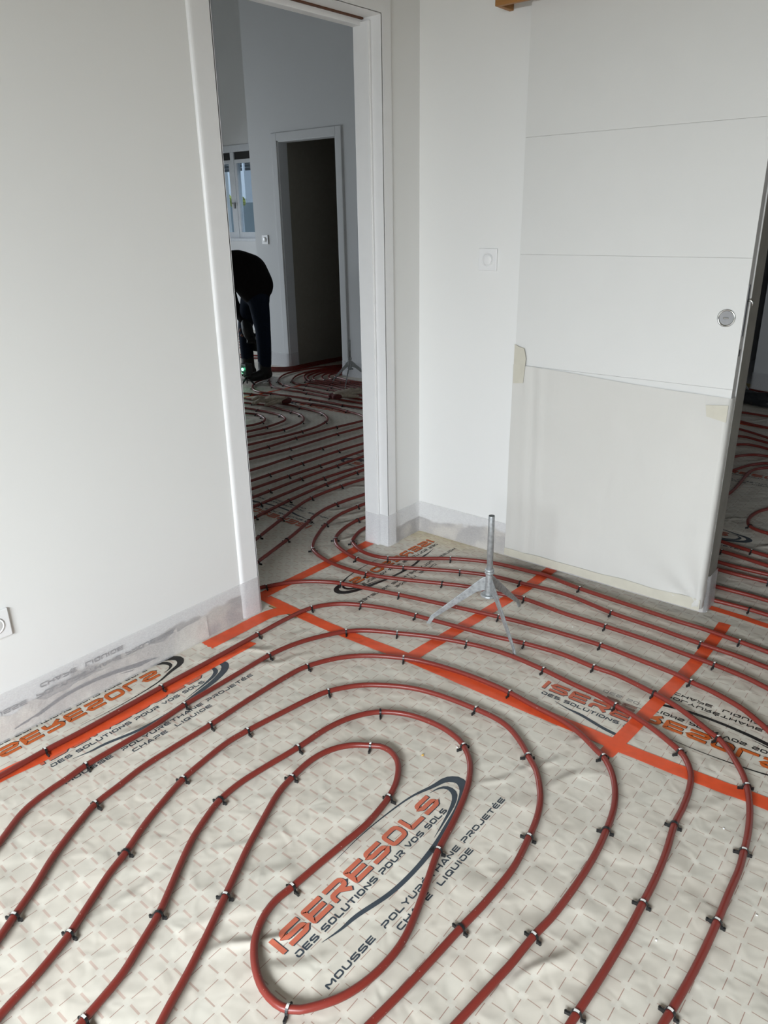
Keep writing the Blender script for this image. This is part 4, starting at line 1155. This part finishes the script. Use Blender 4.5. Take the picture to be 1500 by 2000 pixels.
rail = empty('door_rail_fascia', (-1.668, 2.70, 2.12), 'varnished wooden fascia of the sliding door rail at the top edge', 'rail')
in_parent(MB().box(-1.668, 0.30, 2.646, 2.664, 2.120, 2.32).build('front_board', M['wood'], bevel=0.002), rail)
in_parent(MB().box(-1.668, -1.650, 2.664, WB, 2.120, 2.32).build('end_board', M['wood'], bevel=0.002), rail)
in_parent(MB().box(-1.650, 0.30, 2.700, 2.725, 2.302, 2.34).build('rail_track', M['dull_steel']), rail)

def wall_plate(name, label, cat, c, axis, size=0.086, socket=True, depth=0.009):
    """square plate flush on a wall; axis 'y' faces -y, axis 'x' faces +x"""
    root = empty(name, c, label, cat)
    h = size / 2
    if axis == 'y':
        pl = MB().box(c[0] - h, c[0] + h, c[1] - depth, c[1], c[2] - h, c[2] + h)
        rg = MB().lathe([(0.026, -depth - 0.0002), (0.026, -depth - 0.0025), (0.0235, -depth - 0.003), (0.022, -depth - 0.0005)], c, 'y', 36)
        bt = MB().lathe([(0.0215, -depth - 0.0002), (0.0215, -depth - 0.0035), (0.018, -depth - 0.0055), (0.006, -depth - 0.006)], (c[0] + 0.000, c[1], c[2]), 'y', 36)
    else:
        pl = MB().box(c[0], c[0] + depth, c[1] - h, c[1] + h, c[2] - h, c[2] + h)
        rg = MB().lathe([(0.0255, depth + 0.0002), (0.0255, depth + 0.0022), (0.0225, depth + 0.0025), (0.0215, depth + 0.0003)], c, 'x', 36)
        bt = MB().lathe([(0.0210, depth + 0.0001), (0.0205, depth + 0.0006), (0.004, depth + 0.0007)], c, 'x', 36)
    in_parent(pl.build('plate', M['plastic_white'], bevel=0.0025), root)
    in_parent(rg.build('ring', M['plastic_white'], smooth=True), root)
    in_parent(bt.build('rocker' if not socket else 'socket_insert', M['plastic_white'], smooth=True), root)
    return root
wall_plate('light_switch', 'white round-button light switch on the wall left of the sliding door', 'switch', (-1.722, WB - 0.0002, 1.272), 'y', socket=False)
wall_plate('power_socket', 'white square wall socket low on the left wall at the left edge', 'socket', (WX + 0.0002, 0.734, 0.366), 'x')
wall_plate('light_switch', 'small white light switch on the far wall beside the dark doorway', 'switch', (-6.053, 5.4498, 1.260), 'y', 0.088, socket=False)

# ------------------------------------------------------------------ levelling tripods
def tripod(loc, top, ang0, label):
    root = empty('levelling_tripod', loc, label, 'tripod', 'grey levelling tripods')
    X, Y, Z0 = 0, 0, 0
    def add(mb, name, smooth=False, bevel=0.0):
        return mb.build(name, M['galv'], root, smooth=smooth, bevel=bevel)
    tb = MB()
    tb.lathe([(0.0078, top - 0.02), (0.0105, top), (0.0112, top - 0.002), (0.0112, 0.19)][0:4], (X, Y, Z0), 'z', 20)
    add(tb, 'tube', True)
    cl = MB().lathe([(0.0115, 0.226), (0.0165, 0.227), (0.0178, 0.231), (0.0165, 0.2355), (0.0135, 0.2365), (0.0165, 0.2375), (0.0172, 0.242), (0.0150, 0.2465), (0.0115, 0.248)], (X, Y, Z0), 'z', 24)
    add(cl, 'collar', True)
    sl = MB().lathe([(0.0135, 0.226), (0.0140, 0.195), (0.0150, 0.160), (0.0150, 0.145)], (X, Y, Z0), 'z', 18)
    sl.lathe([(0.028, 0.145), (0.030, 0.141), (0.030, 0.138), (0.028, 0.137)], (X, Y, Z0), 'z', 22)
    add(sl, 'socket_plate', False)
    for k in range(3):
        a = ang0 + k * 2 * math.pi / 3
        c, s = math.cos(a), math.sin(a)
        # upright blade: profile in the (radius, height) plane, a little bent at the foot
        prof = [(0.012, 0.214), (0.026, 0.208), (0.213, 0.034), (0.231, 0.000), (0.214, 0.000), (0.200, 0.026), (0.044, 0.150), (0.013, 0.160)]
        th = 0.0028
        n = len(prof)
        vs = []
        for sd in (-th, th):
            for r, z in prof:
                fl = 1.0
                tw = sd + (0.0 if r < 0.05 else 0.0)
                vs.append((r * c - tw * s, r * s + tw * c, z))
        fs = [tuple(range(n))[::-1], tuple(range(n, 2 * n))] + [(i, (i + 1) % n, (i + 1) % n + n, i + n) for i in range(n)]
        lg = MB().add(vs, fs)
        o = add(lg, 'leg', False, 0.001)
    return root
A0 = math.atan2(2.036 - 2.133, -1.472 + 1.29)
tripod((-1.29, 2.133, 0), 0.453, A0, 'grey galvanised tripod with upright tube standing over the pipes before the sliding door')
tripod((-4.64, 5.10, 0.0215), 0.400, A0 - 0.5, 'grey tripod in the far room beside the right frame of the dark doorway')
tripod((-1.80, 6.84, 0), 0.40, A0, 'grey tripod half hidden behind the sliding door edge')

# ------------------------------------------------------------------ skinned figures
def skin(name, chain_verts, edges, mat, parent=None, sub=2, root_i=0, smooth=True):
    me = bpy.data.meshes.new(name)
    me.from_pydata([v[:3] for v in chain_verts], edges, [])
    me.materials.append(mat)
    o = bpy.data.objects.new(name, me)
    link(o, parent)
    m = o.modifiers.new('skin', 'SKIN')
    m.use_smooth_shade = smooth
    sv = me.skin_vertices[0].data
    for i, v in enumerate(chain_verts):
        r = v[3]
        sv[i].radius = r if isinstance(r, tuple) else (r, r)
        sv[i].use_root = (i == root_i)
    s = o.modifiers.new('smooth', 'SUBSURF')
    s.levels = sub
    s.render_levels = sub
    return o

def hand_chain(V, E, wrist, palm_dir, side, up_, s=1.0, curl=0.5):
    """adds palm, four fingers and a thumb from vertex index wrist"""
    p = Vector(V[wrist][:3])
    d, sd, n = Vector(palm_dir).normalized(), Vector(side).normalized(), Vector(up_).normalized()
    pm = p + d * 0.05 * s
    V.append((*pm, 0.026 * s)); ip = len(V) - 1; E.append((wrist, ip))
    for k, (off, ln) in enumerate(((-0.030, 0.070), (-0.010, 0.080), (0.010, 0.074), (0.029, 0.058))):
        b = p + d * 0.095 * s + sd * off * s
        V.append((*b, 0.0105 * s)); i0 = len(V) - 1; E.append((ip, i0))
        m1 = b + (d + n * curl * 0.6).normalized() * ln * 0.5 * s
        V.append((*m1, 0.0095 * s)); E.append((i0, i0 + 1))
        m2 = m1 + (d * 0.6 + n * curl * 1.2).normalized() * ln * 0.5 * s
        V.append((*m2, 0.008 * s)); E.append((i0 + 1, i0 + 2))
    b = p + d * 0.035 * s - sd * 0.038 * s
    V.append((*b, 0.012 * s)); i0 = len(V) - 1; E.append((ip, i0))
    V.append((*(b + (d * 0.7 - sd * 0.7).normalized() * 0.04 * s), 0.0105 * s)); E.append((i0, i0 + 1))
    V.append((*(b + (d * 0.9 - sd * 0.3 + n * 0.3).normalized() * 0.068 * s), 0.009 * s)); E.append((i0 + 1, i0 + 2))

# closed cloth volumes: tapered capsules fused into one surface
def fused(name, chains, mat, parent, voxel=0.016, smooth=8):
    mb = MB()
    for ch in chains:
        for i in range(len(ch) - 1):
            (a, ra), (b, rb) = ch[i], ch[i + 1]
            a, b = Vector(a), Vector(b)
            d = (b - a).length
            pts, rs = [], []
            u = (b - a).normalized()
            for k in range(6):
                w = math.pi / 2 * k / 5
                pts.append(a - u * ra * math.cos(w)); rs.append(max(0.002, ra * math.sin(w)))
            for k in range(1, 4):
                pts.append(a.lerp(b, k / 4)); rs.append(ra + (rb - ra) * k / 4)
            for k in range(6):
                w = math.pi / 2 * k / 5
                pts.append(b + u * rb * math.sin(w)); rs.append(max(0.002, rb * math.cos(w)))
            mb.tube(pts, rs, 14)
    o = mb.build(name, mat, parent, smooth=True)
    r = o.modifiers.new('fuse', 'REMESH')
    r.mode = 'VOXEL'
    r.voxel_size = voxel
    r.use_smooth_shade = True
    sm = o.modifiers.new('soften', 'SMOOTH')
    sm.factor = 0.5
    sm.iterations = smooth
    return o

# the person: bent double from the hips, facing left, hands down at the floor
person = empty('person', (-5.53, 4.87, 0.0205), 'person in black jacket and dark jeans bending low over the floor in the far room', 'person')
def Q(s, d, z):      # s = towards the way the person faces, d = towards the photographer
    return (-0.77 * s + 0.64 * d, -0.64 * s - 0.77 * d, z)
body_pts = [(Q(.03, 0, .90), (.115, .135)), (Q(.10, 0, .97), .12), (Q(.22, 0, 1.03), .13), (Q(.36, 0, 1.0), (.12, .14)), (Q(.47, 0, .93), .056), (Q(.535, 0, .86), .084), (Q(.58, 0, .785), .074)]
V = [(*p, r) for p, r in body_pts]
E = [(i, i + 1) for i in range(6)]
def limb(a, pts, V, E):
    for p_, r in pts:
        V.append((*p_, r)); E.append((a, len(V) - 1)); a = len(V) - 1
    return a
shR, elR, wrR = Q(.37, .18, .95), Q(.42, .20, .68), Q(.42, .16, .45)
shL, elL, wrL = Q(.37, -.18, .95), Q(.30, -.17, .68), Q(.17, -.05, .50)
wR = limb(3, [(shR, .058), (elR, .042), (wrR, .028)], V, E)
hand_chain(V, E, wR, (0, 0, -1), (0.77, 0.64, 0), (0.3, -0.7, 0))
wL = limb(3, [(shL, .058), (elL, .042), (wrL, .028)], V, E)
hand_chain(V, E, wL, (-0.2, -0.1, -1), (0.77, 0.64, 0), (0.4, -0.8, 0), 0.72)
hipR, knR, anR = Q(.02, .09, .86), Q(-.015, .10, .46), Q(-.005, .10, .10)
hipL, knL, anL = Q(.07, -.09, .86), Q(.185, -.10, .47), Q(.185, -.10, .10)
toR, toL = Q(.07, .17, .035), Q(.30, -.05, .035)
limb(0, [(hipR, .09), (knR, .058), (Q(-.015, .10, .28), .052), (anR, .036), (toR, .028)], V, E)
limb(0, [(hipL, .09), (knL, .058), (Q(.185, -.10, .28), .052), (anL, .036), (toL, .028)], V, E)
skin('body', V, E, M['skin'], person)
# face: eyes, nose, mouth, ears on the head that hangs towards the floor
fc = Vector(Q(.56, 0, .83))
fs_ = Vector(Q(0, 1, 0)).normalized()
fu = Vector(Q(-.45, 0, .89)).normalized()          # towards the crown is away from the chin
fu = -Vector(Q(.50, 0, -.86)).normalized()
fd = fs_.cross(fu).normalized()
if fd.dot(Vector(Q(1, 0, 0))) > 0: fd = -fd         # the face looks back towards the feet and the floor
for sgn in (-1, 1):
    c = fc + fd * 0.074 + fs_ * 0.031 * sgn
    MB().lathe([(0.001, -0.010), (0.009, -0.006), (0.011, 0), (0.009, 0.006), (0.001, 0.010)], c, 'x', 10).build('eye', M['plastic_white'], person, smooth=True)
    e2 = fc + fs_ * 0.080 * sgn
    MB().lathe([(0.004, -0.007), (0.024, -0.005), (0.028, 0.0), (0.016, 0.006)], e2, 'y', 12).build('ear', M['skin'], person, smooth=True)
nz = fc + fd * 0.080 + fu * 0.022
MB().tube([nz - fu * 0.035 - fd * 0.012, nz + fd * 0.016, nz - fd * 0.008 + fu * 0.006], [0.007, 0.013, 0.008], 8).build('nose', M['skin'], person, smooth=True)
mo = fc + fd * 0.072 + fu * 0.060
MB().tube([mo - fs_ * 0.024, mo + fd * 0.006, mo + fs_ * 0.024], [0.003, 0.006, 0.003], 6).build('mouth', M['glove_cuff'], person, smooth=True)
fused('hair', [[(Q(.60, 0, .80), .082), (Q(.575, 0, .90), .080), (Q(.53, 0, .93), .062)]], M['hair'], person, 0.012, 4)
# jacket: rounded back, hem hanging below the seat, two sleeves
fused('jacket', [
    [(Q(.045, .05, .86), .170), (Q(.10, .05, .965), .180), (Q(.20, .06, 1.000), .178), (Q(.34, .06, .985), .158), (Q(.44, 0, .935), .085)],
    [(Q(.045, -.06, .86), .165), (Q(.10, -.06, .965), .175), (Q(.20, -.06, 1.000), .175), (Q(.34, -.06, .985), .155), (Q(.44, 0, .935), .085)],
    [(Q(.035, .06, .86), .165), (Q(.010, .07, .73), .105), (Q(.015, .08, .68), .088)],
    [(Q(.075, -.06, .86), .150), (Q(.075, -.07, .77), .105)],
    [(shR, .085), (elR, .066), (Q(.42, .165, .50), .050)],
    [(shL, .085), (elL, .064), (Q(.18, -.06, .53), .047)]], M['jacket'], person)
fused('hand_glove', [[(Q(.170, -.05, .52), .044), (Q(.155, -.04, .46), .056), (Q(.145, -.03, .41), .050)]] + [[(Q(.13 + o, -.03, .41), .014), (Q(.122 + o, -.012, .36), .013), (Q(.125 + o, .006, .335), .012)] for o in (-.030, -.010, .010, .029)] + [[(Q(.175, -.04, .46), .016), (Q(.185, -.015, .42), .014)]], M['boot'], person, 0.009, 3)
fused('jeans', [
    [(Q(.03, .05, .80), .135), (Q(.05, -.05, .80), .135)],
    [(hipR, .11), (Q(-.005, .10, .60), .088), (knR, .074), (Q(-.015, .10, .30), .070), (Q(-.008, .10, .14), .066)],
    [(hipL, .11), (Q(.14, -.10, .64), .086), (knL, .070), (Q(.187, -.10, .30), .066), (Q(.185, -.10, .14), .062)]], M['jeans'], person)
for an, to in ((anR, toR), (anL, toL)):
    a, t_ = Vector(an), Vector(to)
    f_ = (t_ - a); f_.z = 0; f_.normalize()
    fused('boot', [[(a + Vector((0, 0, .08)), .062), (a + Vector((0, 0, -.03)), .064)], [(a - f_ * .03 + Vector((0, 0, -.052)), .048), (a + f_ * .09 + Vector((0, 0, -.054)), .046), (a + f_ * .165 + Vector((0, 0, -.058)), .040)]], M['boot'], person, 0.012, 4)

# tool hanging from the person's hand
tl = empty('laser_receiver', (-5.64, 4.88, 0.36), 'small black hand tool held between the knees of the bending person', 'tool')
MB().box(-0.045, 0.045, -0.02, 0.02, -0.10, 0.07).build('body', M['laser_body'], tl, bevel=0.008)
MB().box(-0.025, 0.025, -0.0215, -0.019, 0.015, 0.045).build('display', M['plastic_white'], tl, bevel=0.002)

# laser level on its little stand
lz = empty('laser_level', (-5.405, 4.525, 0.0205), 'black laser level with a glowing green aperture on a low stand by the boots', 'laser level')
sb = MB()
for k in range(3):
    a = 0.4 + k * 2 * math.pi / 3
    sb = MB().tube([(0, 0, .075), (0.075 * math.cos(a), 0.075 * math.sin(a), .004)], [.010, .008], 8)
    sb.build('leg', M['laser_body'], lz, smooth=True)
MB().lathe([(.030, .075), (.034, .080), (.034, .094), (.028, .098)], (0, 0, 0), 'z', 20).build('turntable', M['laser_body'], lz, smooth=True)
MB().box(-.045, .045, -.04, .04, .098, .20).build('housing', M['laser_body'], lz, bevel=0.012)
MB().box(-.062, -.045, -.05, .05, .095, .185).build('bumper', M['laser_body'], lz, bevel=0.006)
MB().lathe([(.012, -.040), (.014, -.0425), (.009, -.0435)], (-.005, 0, .150), 'y', 16).build('aperture', M['led'], lz)
MB().box(-.03, .0, -.0425, -.0395, .105, .118).build('key_pad', M['plastic_white'], lz, bevel=0.001)
pl = bpy.data.lights.new('laser_glow', 'POINT')
pl.energy = 0.10
pl.color = (0.1, 1.0, 0.45)
pl.shadow_soft_size = 0.01
po = bpy.data.objects.new('laser_glow', pl)
po.location = (-.005, -.07, .150)
link(po, lz)

# ------------------------------------------------------------------ work gloves
def glove(loc, rz, label, s=1.25, mirror=1):
    root = empty('work_glove', loc, label, 'glove', 'beige work gloves on the pipes')
    root.rotation_euler = (0, 0, rz)
    f = lambda x, y, z: (x * s, y * s, z * s)
    ch = [[(f(0, -.018, .030), .030 * s), (f(.09, -.026, .036), .030 * s)], [(f(0, .018, .030), .030 * s), (f(.09, .022, .034), .030 * s)], [(f(-.005, 0, .03), .03 * s), (f(.095, 0, .038), .031 * s)]]
    for off, ln, cz in ((-.044, .062, .026), (-.015, .080, .044), (.015, .076, .022), (.043, .058, .034)):
        ch.append([(f(.085, off * .8, .036), .017 * s), (f(.12 + ln * .5, off * 1.15, cz + .014), .0155 * s), (f(.12 + ln, off * 1.35, max(.014, cz - .010)), .013 * s)])
    ch.append([(f(.02, .03 * mirror, .03), .020 * s), (f(.065, .072 * mirror, .026), .018 * s), (f(.105, .088 * mirror, .018), .014 * s)])
    fused('hand', ch, M['glove'], root, 0.006, 4).scale = (1, 1, .75)
    fused('cuff', [[(f(-.005, -.022, .030), .029 * s), (f(-.030, -.026, .026), .024 * s)], [(f(-.005, .022, .030), .029 * s), (f(-.030, .026, .026), .024 * s)], [(f(-.02, -.02, .028), .025 * s), (f(-.02, .02, .028), .025 * s)]], M['glove_cuff'], root, 0.006, 3).scale = (1, 1, .68)
    return root
glove((-4.58, 4.20, 0.021), math.radians(222), 'beige work glove lying on pipes at left, its dark red cuff pointing right')
glove((-4.34, 4.60, 0.021), math.radians(75), 'beige work glove lying on pipes at right, near the tripod foot', mirror=-1)

# ------------------------------------------------------------------ black plastic cover in the room at right
def bundle():
    mb = MB()
    n, m = 26, 14
    vs, fs = [], []
    for i in range(n + 1):
        s = i / n
        x = -2.0 + 1.3 * s
        y = 6.52 - 0.05 * s
        for k in range(m + 1):
            a = math.pi * k / m
            r = 0.17 * (0.75 + 0.5 * noise.noise((s * 5, a, 0)))
            vs.append((x, y - math.cos(a) * r, max(0.003, 0.10 * math.sin(a) * (0.8 + 0.5 * noise.noise((s * 6, a * 2, 4))) + 0.012)))
    for i in range(n):
        for k in range(m):
            a = i * (m + 1) + k
            fs.append((a, a + m + 1, a + m + 2, a + 1))
    mb.add(vs, fs)
    o = mb.build('crumpled_cover', M['black_cover'], smooth=True)
    return tag(o, 'crumpled black plastic cover lying on the pipes in the room at right', 'cover')
bundle()

# ------------------------------------------------------------------ crumbs and flakes on the film
def crumb(name, x, y, r, mat, label, cat, group=None):
    bm = bmesh.new()
    bmesh.ops.create_icosphere(bm, subdivisions=1, radius=r)
    for v in bm.verts:
        v.co *= 1 + 0.5 * noise.noise(v.co * 300 + Vector((x * 9, y * 9, 0)))
        v.co.z *= 0.6
    me = bpy.data.meshes.new(name)
    bm.to_mesh(me)
    bm.free()
    me.materials.append(mat)
    o = bpy.data.objects.new(name, me)
    o.location = (x, y, r * 0.45)
    link(o)
    return tag(o, label, cat, group)
crumb('foam_crumb', -1.049, 1.409, 0.004, M['crumb'], 'tiny yellow foam crumb inside the second pipe loop', 'crumb')
for cx, cy, lb in ((-0.297, 1.655, 'white plaster flake right of the pipe pair at the right edge, below the tape'), (-0.223, 1.514, 'white plaster flake between the two rightmost pipes, upper one'), (-0.310, 1.244, 'white plaster flake between the two rightmost pipes, lower one'), (-1.378, 0.597, 'white plaster flake beside the second loop pipe at lower left'), (-1.045, 2.335, 'white plaster flake right of the nearer tripod'), (-0.939, 2.934, 'white plaster flake under the sliding door'), (-0.992, 1.499, 'white plaster flake beside the upper clip of the innermost loop'), (-0.694, 2.759, 'white plaster flake at the lower corner of the sliding door'), (-0.163, 1.441, 'white plaster flake nearest to the lower right corner')):
    crumb('plaster_flake', cx, cy, 0.0028, M['plastic_white'], lb, 'flake', 'white plaster flakes')

# ------------------------------------------------------------------ outside the far window
struct('ground', MB().box(-30, 30, -30, 30, -0.42, -0.26), M['concrete'])
tag(MB().box(-14.2, -9.0, 10.0, 10.15, -0.26, 1.76).build('garden_wall', M['fence_grey']), 'grey garden wall seen low through the far window', 'garden wall')
hs = empty('neighbour_house', (-14.5, 12.5, -0.26), 'white rendered house wall seen bright through the far window', 'house')
in_parent(MB().box(-18.0, -13.88, 12.0, 14.0, -0.26, 4.5).build('wall', M['house_white']), hs)
in_parent(MB().box(-13.88, -10.0, 12.6, 14.0, -0.26, 4.5).build('side_wall', M['fence_grey']), hs)
in_parent(MB().prism([(11.7, 4.5), (13.0, 5.4), (14.3, 4.5)], 0, -18.2, -9.8).build('roof', M['shutter']), hs)
def bush():
    bm = bmesh.new()
    for k in range(420):
        d = Vector((random.gauss(0, 1), random.gauss(0, 1), random.gauss(0, 1))).normalized()
        c = Vector((-11.42, 9.6, 1.78)) + Vector((d.x * .26, d.y * .16, d.z * .10)) * random.uniform(.5, 1)
        a = Vector((random.gauss(0, 1), random.gauss(0, 1), random.gauss(0, 1))).normalized() * .035
        b = a.cross(d).normalized() * .02
        v = [bm.verts.new(c + q) for q in (a, b, -a, -b)]
        bm.faces.new(v)
    me = bpy.data.meshes.new('foliage')
    bm.to_mesh(me)
    bm.free()
    me.materials.append(M['hedge'])
    root = empty('garden_bush', (-11.45, 9.6, -0.26), 'small yellow green bush in front of the garden wall outside the window', 'bush')
    o = bpy.data.objects.new('foliage', me)
    link(o)
    in_parent(o, root)
    in_parent(MB().tube([(-11.45, 9.6, -0.26), (-11.44, 9.6, 0.7), (-11.45, 9.75, 1.7)], [.02, .015, .010], 8).build('stem', M['wood'], smooth=True), root)
bush()
